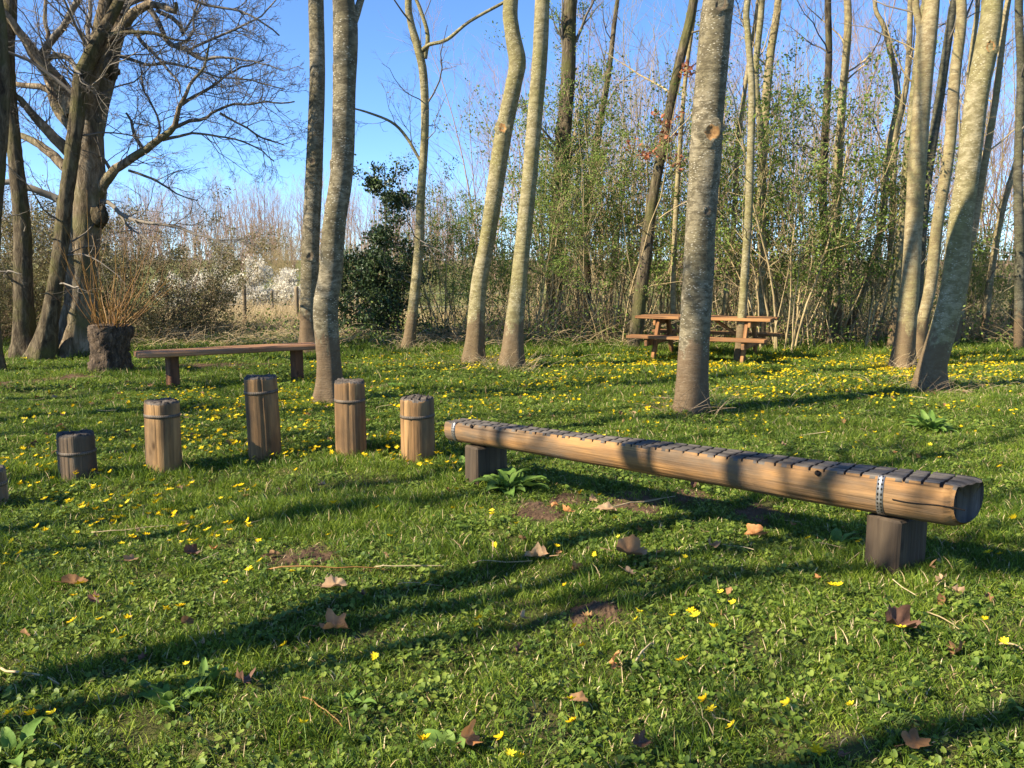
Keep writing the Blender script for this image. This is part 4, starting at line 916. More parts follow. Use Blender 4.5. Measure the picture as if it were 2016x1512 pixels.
shr = [  # variant, px, Y, scale, label
 (0, 905, 17.5, .72, 'loose leafy shrub behind the kinked trunk of the middle pair'),
 (2, 985, 19.0, .85, 'bushy green shrub between and behind the middle pair of trunks'),
 (1, 1065, 17.2, .78, 'dense green shrub right of the middle pair of trunks'),
 (1, 1155, 18.0, 1.12, 'tall airy leafy shrub left of the picnic table'),
 (0, 1215, 16.8, .95, 'leafy shrub beside the forked mossy trunk'),
 (3, 1290, 18.2, 1.10, 'tall twiggy shrub behind the left half of the picnic table'),
 (2, 1400, 17.6, 1.00, 'dark leafy shrub directly behind the speckled trunk'),
 (1, 1470, 16.8, .95, 'green shrub behind the thin stem at the picnic table'),
 (1, 1540, 15.4, .98, 'many stemmed leafy shrub at the right end of the picnic table'),
 (0, 1590, 16.4, 1.10, 'tallest dense leafy shrub right of the picnic table'),
 (2, 1650, 15.8, .98, 'broad leafy shrub around the dark upright trunk'),
 (3, 1700, 17.2, .7, 'olive twiggy shrub behind the bent pale sapling'),
 (0, 1755, 17.6, .5, 'leafy shrub behind the pale forked trunk'),
 (2, 1850, 18.2, .75, 'low leafy shrub behind the slim second stem'),
 (3, 1915, 17.0, .5, 'olive shrub right of the leaning trunk'),
 (2, 1965, 18.6, .6, 'brownish green shrub near the right edge'),
 (1, 2030, 17.2, .6, 'leafy shrub cut off by the right picture edge'),
 (3, 1110, 20.5, 1.2, 'tall olive shrub around the rough ivy trunk'),
 (3, 1210, 20.0, 1.25, 'tallest airy shrub left of the forked mossy trunk'),
 (3, 865, 18.6, .62, 'low twiggy shrub right of the holly bush'),
]
for i, (v, px, Y, s, lab) in enumerate(shr):
    place_shrub(SHV[v], 'leafy_shrub', lab, 'shrub', px, 650, Y, s, i * 1.7, G2)
# holly
def holly():
    rng = np.random.RandomState(55); g = at(752, 660, 18.0); g[2] = float(gz(g[0], 18.0)); root = thing('holly_bush', 'dark glossy evergreen holly bush with pointed top behind the thin crooked trunk', 'holly', g)
    mb = MB(); P0 = np.stack([np.stack([np.linspace(x, x * 1.1, 10), np.full(10, y), np.linspace(-.1, h, 10)], 1) for x, y, h in ((.12, 0, 3.6), (-.5, .1, 1.8), (.35, -.1, 2.2))]); R0 = np.linspace(.05, .012, 10)[None].repeat(3, 0); tubes(mb, P0, R0, 7)
    P1, R1 = grow(P0, R0, 46, rng, .04, .98, (1.0, 1.5), 1.0, 6, .12, .02, .4, lens=.95, minr=.006); tubes(mb, P1, R1, 4)
    P2, R2 = grow(P1, R1, 6, rng, .2, 1, (.4, 1.1), .5, 4, .2, .02, .5, minr=.003); tubes(mb, P2, R2, 3); mb.obj('stems', MAT['twig_grey'], root)
    pts = np.concatenate([P2.reshape(-1, 3), P1[:, 2:].reshape(-1, 3)]); n = 17000; s = pts[rng.randint(0, len(pts), n)] + rng.randn(n, 3) * .06
    ml = MB(); leaf_cards(ml, s, rng, .07, .6); ml.obj('foliage', MAT['leaf_holly'], root, smooth=False)
holly()
# red-orange stems in front of the holly
def red_stems(px, py, label, n, H, seed, mat, name):
    rng = np.random.RandomState(seed); g = ground_at(px, py); root = thing(name, label, 'stems', g); mb = MB()
    a = rng.rand(n) * 6.28; d = norm(np.stack([np.cos(a) * .22, np.sin(a) * .22, np.ones(n)], 1)); P = np.empty((n, 6, 3)); P[:, 0] = np.stack([np.cos(a) * .05, np.sin(a) * .05, 0 * a - .03], 1)
    ln = H * (.5 + .5 * rng.rand(n))
    for q in range(1, 6): P[:, q] = P[:, q - 1] + d * (ln / 5)[:, None]; d = norm(d + .05 * rng.randn(n, 3))
    tubes(mb, P, np.full((n, 6), .007) * np.linspace(1, .4, 6), 4); mb.obj('shoots', mat, root)
red_stems(740, 662, 'thin upright orange shoots in front of the holly bush', 16, 1.35, 8, MAT['withy'], 'orange_shoots')
# hawthorn on the left, twiggy with olive leaves; two of them
haw = shrub_meshes(120, 3.3, 3.2, 34, 26000, MAT['twig'], LO, .052, .55, 9, 7, .05)
place_shrub(haw, 'hawthorn', 'dense dark olive hawthorn bush behind the pollard stump', 'hawthorn', 305, 650, 17.8, .95, 0.3)
place_shrub(haw, 'hawthorn', 'shaded twiggy hawthorn between the dark trunks at far left', 'hawthorn', 90, 650, 18.5, 1.0, 2.1)
place_shrub(haw, 'hawthorn', 'twiggy hawthorn at the left picture edge', 'hawthorn', -40, 650, 16.5, .9, 4.0)
# white blossoming blackthorn
blk = shrub_meshes(130, 1.9, 3.8, 26, 24000, MAT['twig_grey'], MAT['blossom'], .065, .5, 8, 6, .1)
place_shrub(blk, 'blackthorn', 'white blossoming blackthorn bush beyond the fence', 'blackthorn', 495, 600, 32, 1.25, .4)
place_shrub(blk, 'blackthorn', 'small white blossoming bush left of the large blackthorn', 'blackthorn', 420, 600, 30, .85, 2.4)
# round brown willow bushes on the meadow
wil = shrub_meshes(140, 3.4, 3.6, 34, 2500, MAT['stem_tan'], LO, .05, .8, 9, 6, .15)
place_shrub(wil, 'round_willow', 'round pale brown bare willow bush on the meadow', 'willow', 528, 560, 48, 1.05, 0)
place_shrub(wil, 'round_willow', 'brown bare bush close beside the pale straight trunk', 'willow', 585, 570, 40, .95, 1.5)
place_shrub(wil, 'round_willow', 'distant brown bare bush below the wood edge', 'willow', 470, 530, 62, 1.0, 3.5)
place_shrub(wil, 'round_willow', 'brown bare bush between the dark trunk and the holly', 'willow', 716, 560, 44, 1.0, 2.2)

# rust coloured leaves hanging on the mossy trunk
def rust():
    rng = np.random.RandomState(4); g = at(1310, 300, 15.5); root = thing('withered_leaves', 'cluster of rust coloured withered leaves hanging by the leaning mossy trunk', 'leaves', g); mb = MB(); tw = MB()
    c = np.array([at(x, y, 15.5) - g for x, y in ((1290, 230), (1300, 280), (1280, 300), (1245, 285), (1340, 230), (1310, 265), (1345, 135), (1270, 305), (1330, 320), (1365, 140), (1308, 245))])
    s = c[rng.randint(0, len(c), 150)] + rng.randn(150, 3) * .07; leaf_cards(mb, s, rng, .085, .75)
    tubes(tw, np.stack([np.zeros_like(c) + np.array([.1, 0.1, -.2]), c * .5 + np.array([0, 0, .03]), c], 1), np.full((len(c), 3), .006), 4); tw.obj('twigs', MAT['twig'], root); mb.obj('foliage', MAT['leaf_rust'], root, smooth=False)
rust()

# ------------------------------------------------------------------ fence beyond the bench
def fence():
    spots = [(482, 640, 563, 9), (536, 622, 573, 6), (585, 640, 566, 9), (678, 646, 570, 9), (701, 632, 575, 7), (405, 634, 575, 8), (330, 640, 575, 8), (640, 640, 566, 8)]
    P = []; g0 = ground_at(482, 640); root = thing('wire_fence', 'old wire fence on thin wooden posts in front of the meadow', 'fence', g0)
    for px, yb, yt, w in spots:
        g = ground_at(px, yb); tp = at(px, yt, g[1]); mb = MB(); r = w * g[1] / FPX / 2; rng = np.random.RandomState(px)
        bark_tube(mb, spline(np.array([[0, 0, -.1, r], [.01, 0, (tp[2] - g[2]) * .5, r * .95], [0.015, 0, tp[2] - g[2], r * .9], [0.015, 0, tp[2] - g[2] + .01, r * .1]]), .1), 8, rng, .05, 0, 3, .03)
        o = mb.obj('post', MAT['fence'], root); o.location = tuple(g - g0); P.append((px, g, tp))
    P.sort(key=lambda q: q[0])
    main = [q for q in P if q[0] in (330, 405, 482, 585, 640, 678)]
    for f in (.55, .9):
        mb = MB(); pts = [q[1] * (1 - f) + q[2] * f - g0 for q in main]; pts = [pts[0] + np.array([-6, -.5, 0])] + pts + [pts[-1] + np.array([6, .3, 0])]
        tubes(mb, np.array(pts)[None], np.full((1, len(pts)), .004), 4); mb.obj('wire', MAT['wire'], root)
fence()

# ------------------------------------------------------------------ far wood, thicket, dead stems (masses nobody could count)
def bare_mass(name, label, cat, spots, seed, hrange, twig, density=1.0, thick=.008, n2=5):
    rng = np.random.RandomState(seed); mb = MB(); n = len(spots); H = hrange[0] + (hrange[1] - hrange[0]) * rng.rand(n); k = 7
    P = np.empty((n, k, 3)); P[:, 0] = np.stack([spots[:, 0], spots[:, 1], gz(spots[:, 0], spots[:, 1]) - .1], 1); d = norm(np.stack([.12 * rng.randn(n), .12 * rng.randn(n), np.ones(n)], 1))
    for q in range(1, k): P[:, q] = P[:, q - 1] + d * (H / (k - 1))[:, None]; d = norm(d + .05 * rng.randn(n, 3) + np.array([0, 0, .06]))
    R = (H * thick)[:, None] * np.linspace(1, .2, k)[None]; tubes(mb, P, R, 5)
    P1, R1 = grow(P, R, int(9 * density), rng, .2, 1, (.3, .8), .36, 5, .12, .10, .45, minr=.008); tubes(mb, P1, R1, 3)
    P2, R2 = grow(P1, R1, n2, rng, .2, 1, (.3, .8), .45, 3, .15, .08, .5, minr=.006); tubes(mb, P2, R2, 3)
    return tag(mb.obj(name, twig), label, cat, kind='stuff')
rng = np.random.RandomState(200)
sp = np.stack([rng.uniform(-75, -4, 420), rng.uniform(84, 112, 420)], 1)
bare_mass('distant_wood', 'distant bare purplish wood along the meadow edge', 'wood', sp, 201, (5.5, 9.5), MAT['twig_purple'], 1.6, .007, 7)
sp = np.stack([rng.uniform(-2, 60, 260), rng.uniform(38, 75, 260)], 1)
bare_mass('background_wood', 'mass of bare trees far behind the thicket on the right', 'wood', sp, 202, (8, 15), MAT['twig_purple'], 2.0, .0042, 8)
sp = np.stack([rng.uniform(3, 26, 80), rng.uniform(20, 36, 80)], 1)
bare_mass('sapling_thicket', 'crowd of thin bare saplings behind the leafy shrubs', 'saplings', sp, 203, (5, 10), MAT['pale_stem'], 1.6, .0042, 6)
sp = np.stack([rng.uniform(-34, -13, 130), rng.uniform(24, 44, 130)], 1)
bare_mass('hedge_thicket', 'brown bare hedge thicket behind the old tree at the left', 'hedge', sp, 204, (1.6, 3.4), MAT['twig'], 2.2, .004, 7)
sp = np.stack([rng.uniform(-3, 26, 170), rng.uniform(22, 34, 170)], 1)
bare_mass('low_scrub', 'low brown twiggy scrub filling the back of the thicket', 'scrub', sp, 206, (1.3, 3.0), MAT['twig'], 2.2, .004, 7)
sp = np.stack([rng.uniform(-26, -2, 190), rng.uniform(46, 84, 190)], 1)
bare_mass('meadow_scrub', 'pale brown bare scrub growing up the meadow', 'scrub', sp, 205, (1.2, 3.4), MAT['twig_purple'], 2.4, .005, 8)

def tangle(name, label, cat, areas, seed, mat, n, length=(.5, 1.4), rad=(.003, .007), arch=.5, kind='stuff', up=0.9):
    rng = np.random.RandomState(seed); mb = MB(); w = np.array([a[4] for a in areas], float); w /= w.sum(); ix = rng.choice(len(areas), n, p=w); A = np.array([a[:4] for a in areas])[ix]
    x = A[:, 0] + (A[:, 1] - A[:, 0]) * rng.rand(n); y = A[:, 2] + (A[:, 3] - A[:, 2]) * rng.rand(n); a = rng.rand(n) * 6.28; k = 6
    d = norm(np.stack([np.cos(a), np.sin(a), up * (.3 + rng.rand(n))], 1)); ln = length[0] + (length[1] - length[0]) * rng.rand(n); P = np.empty((n, k, 3)); P[:, 0] = np.stack([x, y, gz(x, y) - .02], 1)
    for q in range(1, k): P[:, q] = P[:, q - 1] + d * (ln / (k - 1))[:, None]; d = norm(d + .12 * rng.randn(n, 3) + np.array([0, 0, -arch * .35])); P[:, q, 2] = np.maximum(P[:, q, 2], gz(P[:, q, 0], P[:, q, 1]) + .01)
    tubes(mb, P, (rad[0] + (rad[1] - rad[0]) * rng.rand(n))[:, None] * np.linspace(1, .4, k)[None], 3)
    return tag(mb.obj(name, mat), label, cat, kind=kind)
tangle('dead_brush', 'tangle of dead straw coloured stems along the fence line', 'dead stems', [(-7.5, -3.2, 15.6, 20.5, 6), (-3.0, -0.5, 15.8, 19, 2.2), (-1, 3, 15.6, 18, 1.5), (-14, -7, 16, 22, 2)], 301, MAT['straw'], 3600, (.4, 1.0), (.003, .007), .6)
tangle('dry_reeds', 'pale dry grass standing in front of the blossoming bush', 'dry grass', [(-11, -3.5, 19, 31, 6), (-3.5, 2, 19, 28, 2)], 302, MAT['straw'], 9500, (.25, .6), (.004, .009), .25, up=2.4)
tangle('bramble_thicket', 'brown bramble and twig undergrowth below the leafy shrubs', 'brambles', [(-1.5, 3.5, 16, 20, 3), (3.5, 13, 15.8, 21, 6), (9, 15, 14, 20, 2.5)], 303, MAT['stem_tan'], 3200, (.5, 1.6), (.003, .007), .35, up=1.3)
tangle('bramble_thicket', 'pale brown stems tangled behind the picnic table and thicket', 'brambles', [(-1, 4, 17, 23, 3), (4, 14, 16.5, 24, 6)], 304, MAT['straw'], 2600, (.6, 2.0), (.003, .008), .25, up=1.8)
tangle('dead_weeds', 'withered weed stems around the feet of the trunks', 'dead stems', [(-1.1, .6, 12.4, 13.3, 3), (-.8, 1.2, 11.6, 12.8, 1.5), (4.6, 6.6, 9.6, 11, 3), (1.9, 3.2, 8.6, 9.6, .8), (5.5, 9, 10.5, 13.5, 2), (-2, 2, 13.5, 15.5, 2)], 305, MAT['straw'], 420, (.15, .55), (.0015, .0035), .5, up=1.0)
for i_, (wx, wy) in enumerate(((930, 722), (1007, 729), (1832, 775), (1775, 732), (1360, 816), (803, 694))):
    w_ = ground_at(wx, wy); tangle('dead_weeds', ('dry stems around the kinked trunk foot', 'dry stems around the smooth leaning trunk foot', 'dry stems around the leaning right trunk foot', 'dry stems around the pale forked trunk foot', 'dry stems around the speckled trunk foot', 'dry stems around the thin crooked trunk foot')[i_], 'dead stems', [(w_[0] - .32, w_[0] + .32, w_[1] - .3, w_[1] + .2, 1)], 320 + i_, MAT['straw'] if i_ % 2 else MAT['twig'], 70, (.15, .5), (.0015, .0035), .4, up=1.6)
def underleaf(name, label, areas, seed, mat, n, size, zmax):
    rng = np.random.RandomState(seed); w = np.array([a[4] for a in areas], float); w /= w.sum(); ix = rng.choice(len(areas), n, p=w); A = np.array([a[:4] for a in areas])[ix]
    x = A[:, 0] + (A[:, 1] - A[:, 0]) * rng.rand(n); y = A[:, 2] + (A[:, 3] - A[:, 2]) * rng.rand(n); keep = vnoise(x, y, 1.6, seed) > .35; x = x[keep]; y = y[keep]
    z = gz(x, y) + zmax * rng.rand(len(x)) ** 1.4 * (.3 + vnoise(x, y, 1.1, seed + 1)); mb = MB(); leaf_cards(mb, np.stack([x, y, z], 1), rng, size, .7); return tag(mb.obj(name, mat, smooth=False), label, 'undergrowth', kind='stuff')
underleaf('low_undergrowth', 'green leafy undergrowth at the foot of the thicket', [(-1, 4, 15.6, 19, 2), (4, 14, 15.2, 20, 5), (-5, -1, 15.5, 18, 1)], 311, LS, 16000, .05, .9)

# ------------------------------------------------------------------ trees outside the frame on the left whose shadows cross the grass
def caster(x, y, dx, dy, H, r, seed, label, crown=(10, 6, 4, 2), t0=.4):
    rng = np.random.RandomState(seed); z = float(gz(x, y)); g = np.array([x, y, z]); line = np.array([[x, y, z - .1, r * 1.25]] + [[x + dx * h + .06 * math.sin(h * 1.3 + seed), y + dy * h, z + h, r * (1 - .75 * h / H)] for h in np.linspace(.2, H, 8)])
    full = spline(line, .12); root = thing('alder_tree', label, 'tree', g, 0, SM); mb = MB(); bark_tube(mb, full, 14, rng, .06, .3); mb.obj('trunk', G_, root, offset=g)
    ii = np.linspace(0, len(full) - 1, 24).astype(int); mbb = MB(); P1, R1 = grow(full[ii, :3][None], full[ii, 3][None], crown[0], rng, t0, 1, (.5, 1.1), 1.0, 7, .16, .1, .5, lens=2.2); tubes(mbb, P1, R1, 6)
    P2, R2 = grow(P1, R1, crown[1], rng, .2, 1, (.4, 1), .42, 5, .2, .06, .55, minr=.004); tubes(mbb, P2, R2, 4); P3, R3 = grow(P2, R2, crown[2], rng, .2, 1, (.4, 1), .45, 4, .2, .03, .6, minr=.003); tubes(mbb, P3, R3, 3); mbb.obj('branches', TG, root, offset=g)
caster(-4.4, .86, 0, .354, 8, .12, 501, 'leaning tree standing left of the camera outside the picture')
caster(-4.9, 1.0, .02, .02, 9, .07, 502, 'upright tree nearest the camera on the left, outside the picture')
caster(-4.6, .1, .0, -.08, 9, .10, 503, 'tree behind the camera on the left, outside the picture')
caster(-8.5, 3.4, .05, .05, 10, .16, 504, 'upright tree further left of the stepping posts, outside the picture')
caster(-6.6, 2.6, .0, .12, 8, .09, 505, 'thin tree left of the stepping posts, outside the picture')
caster(-9.5, 6.2, .0, .0, 10, .17, 506, 'stout tree left of the bench, outside the picture')
caster(-4.15, 1.45, 0, .10, 8, .09, 509, 'slim tree close on the left, outside the picture', (12, 6, 4, 2), .3)
caster(-7.6, 2.0, .02, .0, 9, .10, 511, 'tree between the nearest and the further left trees, outside the picture', (12, 6, 4, 2), .25)
caster(-10.6, 4.4, .0, .05, 10, .14, 512, 'tall tree left of the row of posts, outside the picture', (14, 7, 4, 2), .25)
caster(-7.4, 4.9, .03, .0, 9, .08, 513, 'young tree left of the shortest post, outside the picture', (12, 6, 4, 2), .2)
caster(-12.5, 6.4, .0, .0, 10, .15, 514, 'tall tree beyond the path on the left, outside the picture', (14, 7, 4, 2), .25)
caster(-3.0, -2.2, .03, .05, 9, .12, 507, 'slim tree behind the camera, outside the picture')
caster(-11.5, 8.0, .0, -.05, 10, .16, 508, 'tree far left of the path, outside the picture')

# ------------------------------------------------------------------ grass and ground leaves (instanced tufts)
PROTO = {}
def proto_collection(name, meshes):
    c = bpy.data.collections.new(name)
    for i, me in enumerate(meshes):
        o = bpy.data.objects.new(f'{name}_{chr(97 + i)}', me); c.objects.link(o)
    return c
def blade_tuft(seed, n, rad, h0, h1, wid, mats, mi=0, lay=.5, dead=0.04):
    rng = np.random.RandomState(seed); mb = MB(); a = rng.rand(n) * 6.28; r = rad * np.sqrt(rng.rand(n)); p = np.stack([np.cos(a) * r, np.sin(a) * r, np.full(n, -.008)], 1)
    b = rng.rand(n) * 6.28; d = norm(np.stack([np.cos(b) * lay * rng.rand(n), np.sin(b) * lay * rng.rand(n), np.ones(n)], 1)); h = h0 + (h1 - h0) * rng.rand(n); w = wid * (.7 + .6 * rng.rand(n))
    sd = norm(np.cross(d, rng.randn(n, 3))); bend = norm(np.stack([np.cos(b), np.sin(b), -.25 + 0 * b], 1)) * (.3 + .7 * rng.rand(n))[:, None]
    q1 = p + d * (h * .45)[:, None]; d2 = norm(d + bend * .6); q2 = q1 + d2 * (h * .33)[:, None]; d3 = norm(d2 + bend * .7); q3 = q2 + d3 * (h * .28)[:, None]; W_ = w[:, None] * sd
    V = np.stack([p - W_ * .4, p + W_ * .4, q1 - W_ * .5, q1 + W_ * .5, q2 - W_ * .35, q2 + W_ * .35, q3], 1).reshape(-1, 3); o = np.arange(n)[:, None] * 7
    mm = (rng.rand(n) < dead).astype(int)
    F4 = np.concatenate([o + np.array([0, 1, 3, 2]), o + np.array([2, 3, 5, 4])]); F3 = o + np.array([4, 5, 6])
    mb.add(V, F4=F4, m=np.concatenate([mm, mm])); mb.F3.append(F3); mb.M3.append(mm); return mb.mesh('grass_tuft', mats)
def leaf_clump(seed, n, rad, size, hmax, mats):
    """clump of small heart shaped leaves on short stalks"""
    rng = np.random.RandomState(seed); mb = MB(); out = np.array([(0, 0), (.28, -.16), (.5, .08), (.46, .5), (.2, .82), (0, .9), (-.2, .82), (-.46, .5), (-.5, .08), (-.28, -.16)])
    for i in range(n):
        a = rng.rand() * 6.28; r = rad * math.sqrt(rng.rand()); z = hmax * (.25 + .75 * rng.rand()); s = size * (.55 + .7 * rng.rand()); c = np.array([math.cos(a) * r, math.sin(a) * r, z])
        yaw = rng.rand() * 6.28; fw = np.array([math.cos(yaw), math.sin(yaw), -.1 - .55 * rng.rand()]); fw /= np.linalg.norm(fw); sd = np.cross(fw, [0, 0, 1]); sd /= np.linalg.norm(sd); sd = sd + np.array([0, 0, rng.randn() * .3]); up = np.cross(sd, fw); up /= np.linalg.norm(up)
        V = [c + fw * s * .35 - up * s * .08] + [c + sd * s * x + fw * s * y + up * s * (.16 * abs(x) * 1.4 + .02 * rng.randn()) for x, y in out]
        F = [[0, 1 + j, 1 + (j + 1) % 10] for j in range(10)]; mb.add(np.array(V), F3=F, m=0)
        tubes(mb, np.array([[c[0] * .5, c[1] * .5, -.01], c])[None], np.full((1, 2), .0011), 3, m=1)
    return mb.mesh('leaf_clump', mats)
def scatter(name, label, cat, pts, rot, scl, idx, coll):
    me = bpy.data.meshes.new(name); me.vertices.add(len(pts)); me.vertices.foreach_set('co', pts.astype(np.float32).ravel())
    for nm, ty, key, v in (('rot', 'FLOAT_VECTOR', 'vector', rot), ('scl', 'FLOAT', 'value', scl), ('idx', 'INT', 'value', idx)):
        at_ = me.attributes.new(nm, ty, 'POINT'); at_.data.foreach_set(key, np.ascontiguousarray(v, np.int32 if ty == 'INT' else np.float32).ravel())
    o = put(bpy.data.objects.new(name, me)); tag(o, label, cat, kind='stuff')
    ng = bpy.data.node_groups.new(name, 'GeometryNodeTree'); ng.interface.new_socket('Geometry', in_out='INPUT', socket_type='NodeSocketGeometry'); ng.interface.new_socket('Geometry', in_out='OUTPUT', socket_type='NodeSocketGeometry')
    gi = ng.nodes.new('NodeGroupInput'); go = ng.nodes.new('NodeGroupOutput'); ci = ng.nodes.new('GeometryNodeCollectionInfo'); ci.inputs['Collection'].default_value = coll; ci.inputs['Separate Children'].default_value = True; ci.inputs['Reset Children'].default_value = True
    ip = ng.nodes.new('GeometryNodeInstanceOnPoints'); ip.inputs['Pick Instance'].default_value = True
    def attr(n, t): q = ng.nodes.new('GeometryNodeInputNamedAttribute'); q.data_type = t; q.inputs['Name'].default_value = n; return q.outputs['Attribute']
    m2p = ng.nodes.new('GeometryNodeMeshToPoints'); ng.links.new(gi.outputs[0], m2p.inputs['Mesh']); ng.links.new(m2p.outputs[0], ip.inputs['Points'])
    ng.links.new(ci.outputs[0], ip.inputs['Instance']); ng.links.new(attr('idx', 'INT'), ip.inputs['Instance Index']); ng.links.new(attr('rot', 'FLOAT_VECTOR'), ip.inputs['Rotation']); ng.links.new(attr('scl', 'FLOAT'), ip.inputs['Scale'])
    ng.links.new(ip.outputs[0], go.inputs[0]); md = o.modifiers.new('scatter', 'NODES'); md.node_group = ng; return o

def field(n, rng, y0, y1, marg=1.6):
    """random points over the visible ground between two distances, with a margin either side"""
    y = np.sqrt(rng.uniform(y0 * y0, y1 * y1, n)); x = rng.uniform(-1, 1, n) * (y * .63 + marg); return x, y
def lay(x, y, rng, tilt=.12): return np.stack([x, y, gz(x, y)], 1), np.stack([rng.randn(len(x)) * tilt, rng.randn(len(x)) * tilt, rng.rand(len(x)) * 6.28], 1)
def cat_(ls): return tuple(np.concatenate(z) for z in zip(*ls))

gm = [MAT['grass'], MAT['straw']]; gd = [MAT['grass_dark'], MAT['straw']]
C_long = proto_collection('long_grass', [blade_tuft(1, 42, .055, .03, .08, .0026, gm), blade_tuft(2, 38, .06, .035, .09, .0028, gd), blade_tuft(3, 46, .05, .025, .07, .0025, gm)])
C_short = proto_collection('short_grass', [blade_tuft(4, 60, .08, .015, .042, .0026, gm, lay=1.0), blade_tuft(5, 60, .085, .018, .048, .0026, gd, lay=1.0), blade_tuft(6, 56, .08, .012, .04, .0026, gm, lay=1.2, dead=.12)])
C_leaf = proto_collection('celandine', [leaf_clump(7, 16, .075, .016, .026, [MAT['celandine'], MAT['stalk']]), leaf_clump(8, 13, .07, .021, .034, [MAT['celandine'], MAT['stalk']]), leaf_clump(9, 24, .08, .011, .02, [MAT['celandine'], MAT['stalk']])])
rng = np.random.RandomState(900)
def patchy(x, y, seed, lo, hi, s=1.2): return np.clip((.6 * vnoise(x, y, s, seed) + .4 * vnoise(x, y, s * 3.1, seed + 1) - lo) / (hi - lo), 0, 1)
def leafiness(x, y): return patchy(x, y, 31, .38, .60, 1.0)
short = []; long_ = []; leaf = []
for (y0, y1, ns, nl, nf, sc, mg) in ((1.0, 5.5, 11500, 8500, 7000, 1.0, 1.6), (5.5, 10, 15000, 6500, 12500, 1.15, 2.0), (10, 16.5, 12500, 5500, 13000, 1.6, 3.0)):
    x, y = field(ns, rng, y0, y1, mg); k = rng.rand(ns) < bare(x, y); short.append((x[k], y[k], np.full(k.sum(), sc)))
    x, y = field(nl, rng, y0, y1, mg); k = rng.rand(nl) < bare(x, y) * np.clip(1.15 - leafiness(x, y), .15, 1) * patchy(x, y, 41, .25, .6, 1.6); long_.append((x[k], y[k], np.full(k.sum(), sc)))
    x, y = field(nf, rng, y0, y1, mg); k = rng.rand(nf) < bare(x, y) * np.clip(leafiness(x, y) * 1.1 + (.0 if y0 < 5 else .18), 0, 1) * np.where((x < -4.5) & (y > 8), .35, 1); leaf.append((x[k], y[k], np.full(k.sum(), sc)))
for nm, lab, ct, arr, coll, j in (('short_grass', 'short green lawn grass over the clearing', 'grass', short, C_short, .35), ('long_grass', 'longer tufts of green grass scattered over the clearing', 'grass', long_, C_long, .35), ('celandine_leaves', 'low carpet of small round celandine leaves', 'ground cover', leaf, C_leaf, .3)):
    x, y, s = cat_(arr); p, r = lay(x, y, rng); scatter(nm, lab, ct, p, r, s * (1 - j + 2 * j * rng.rand(len(x))), rng.randint(0, 3, len(x)), coll)
TB = [ground_at(q[0], q[1]) for q in ((612, 698), (646, 794), (803, 692), (930, 719), (1007, 726), (1360, 812), (1455, 716), (1775, 728), (1832, 771), (1807, 714), (52, 706), (203, 738), (948, 956), (1755, 1121), (139, 952), (312, 934), (514, 912), (687, 903), (819, 914))]
bx = np.concatenate([t[0] + (.16 + .22 * rng.rand(70)) * np.cos(q) for t in TB for q in [rng.rand(70) * 6.28]]); by = np.concatenate([t[1] + .12 + (.16 + .22 * rng.rand(70)) * np.sin(q) for t in TB for q in [rng.rand(70) * 6.28]])
p, r = lay(bx, by, rng, .3); scatter('foot_grass', 'longer grass left growing around trunks and posts', 'grass', p, r, .8 + .7 * rng.rand(len(bx)), rng.randint(0, 3, len(bx)), C_long)
# taller rough grass and green growth at the foot of the thicket
x, y = field(3500, rng, 14, 17.5, 2.0); p, r = lay(x, y, rng); scatter('rough_grass', 'rough taller grass at the edge of the thicket', 'grass', p, r, 1.6 + 1.4 * rng.rand(len(x)), rng.randint(0, 3, len(x)), C_long)
x, y = field(5000, rng, 17, 27, 3.0); k = x < 3; x = x[k]; y = y[k]; p, r = lay(x, y, rng); scatter('rough_grass', 'rough grass between the dead stems and the fence', 'grass', p, r, 2.2 + 1.8 * rng.rand(len(x)), rng.randint(0, 3, len(x)), C_long)

# ------------------------------------------------------------------ yellow flowers
def flower_mesh(seed, open_=1.0):
    rng = np.random.RandomState(seed); mb = MB(); n = 8 + seed % 2; h = .055
    for i in range(n):
        a = 2 * math.pi * i / n + rng.randn() * .07; el = .25 + (1 - open_) * .8 + rng.randn() * .12; fw = np.array([math.cos(a) * math.cos(el), math.sin(a) * math.cos(el), math.sin(el)]); sd = np.array([-math.sin(a), math.cos(a), 0]); L = .0165 * (1 + .12 * rng.randn()); c = np.array([0, 0, h]); up = np.cross(fw, sd)
        V = [c, c + fw * L * .5 + sd * L * .22, c + fw * L * .9 + sd * L * .13, c + fw * L * 1.02, c + fw * L * .9 - sd * L * .13, c + fw * L * .5 - sd * L * .22, c + fw * L * .55 - up * L * .06]
        mb.add(np.array(V), F3=[[0, 6, 1], [1, 6, 2], [2, 6, 3], [3, 6, 4], [4, 6, 5], [5, 6, 0]], m=0)
    N = 8; aa = np.linspace(0, 2 * np.pi, N, endpoint=False); V = [[0, 0, h + .006]] + [[math.cos(q) * .004, math.sin(q) * .004, h + .003] for q in aa]; mb.add(np.array(V), F3=[[0, 1 + j, 1 + (j + 1) % N] for j in range(N)], m=0)
    tubes(mb, np.array([[.006, .004, -.02], [.004, -.002, h * .5], [0, 0, h]])[None], np.full((1, 3), .0012), 4, m=1); return mb.mesh('celandine_flower', [MAT['petal'], MAT['stalk']], smooth=False)
FM = [flower_mesh(i, 1.0 - .25 * (i % 3)) for i in range(6)]
def blob(x, y, cx, cy, sx, sy): return np.exp(-((x - cx) / sx) ** 2 - ((y - cy) / sy) ** 2)
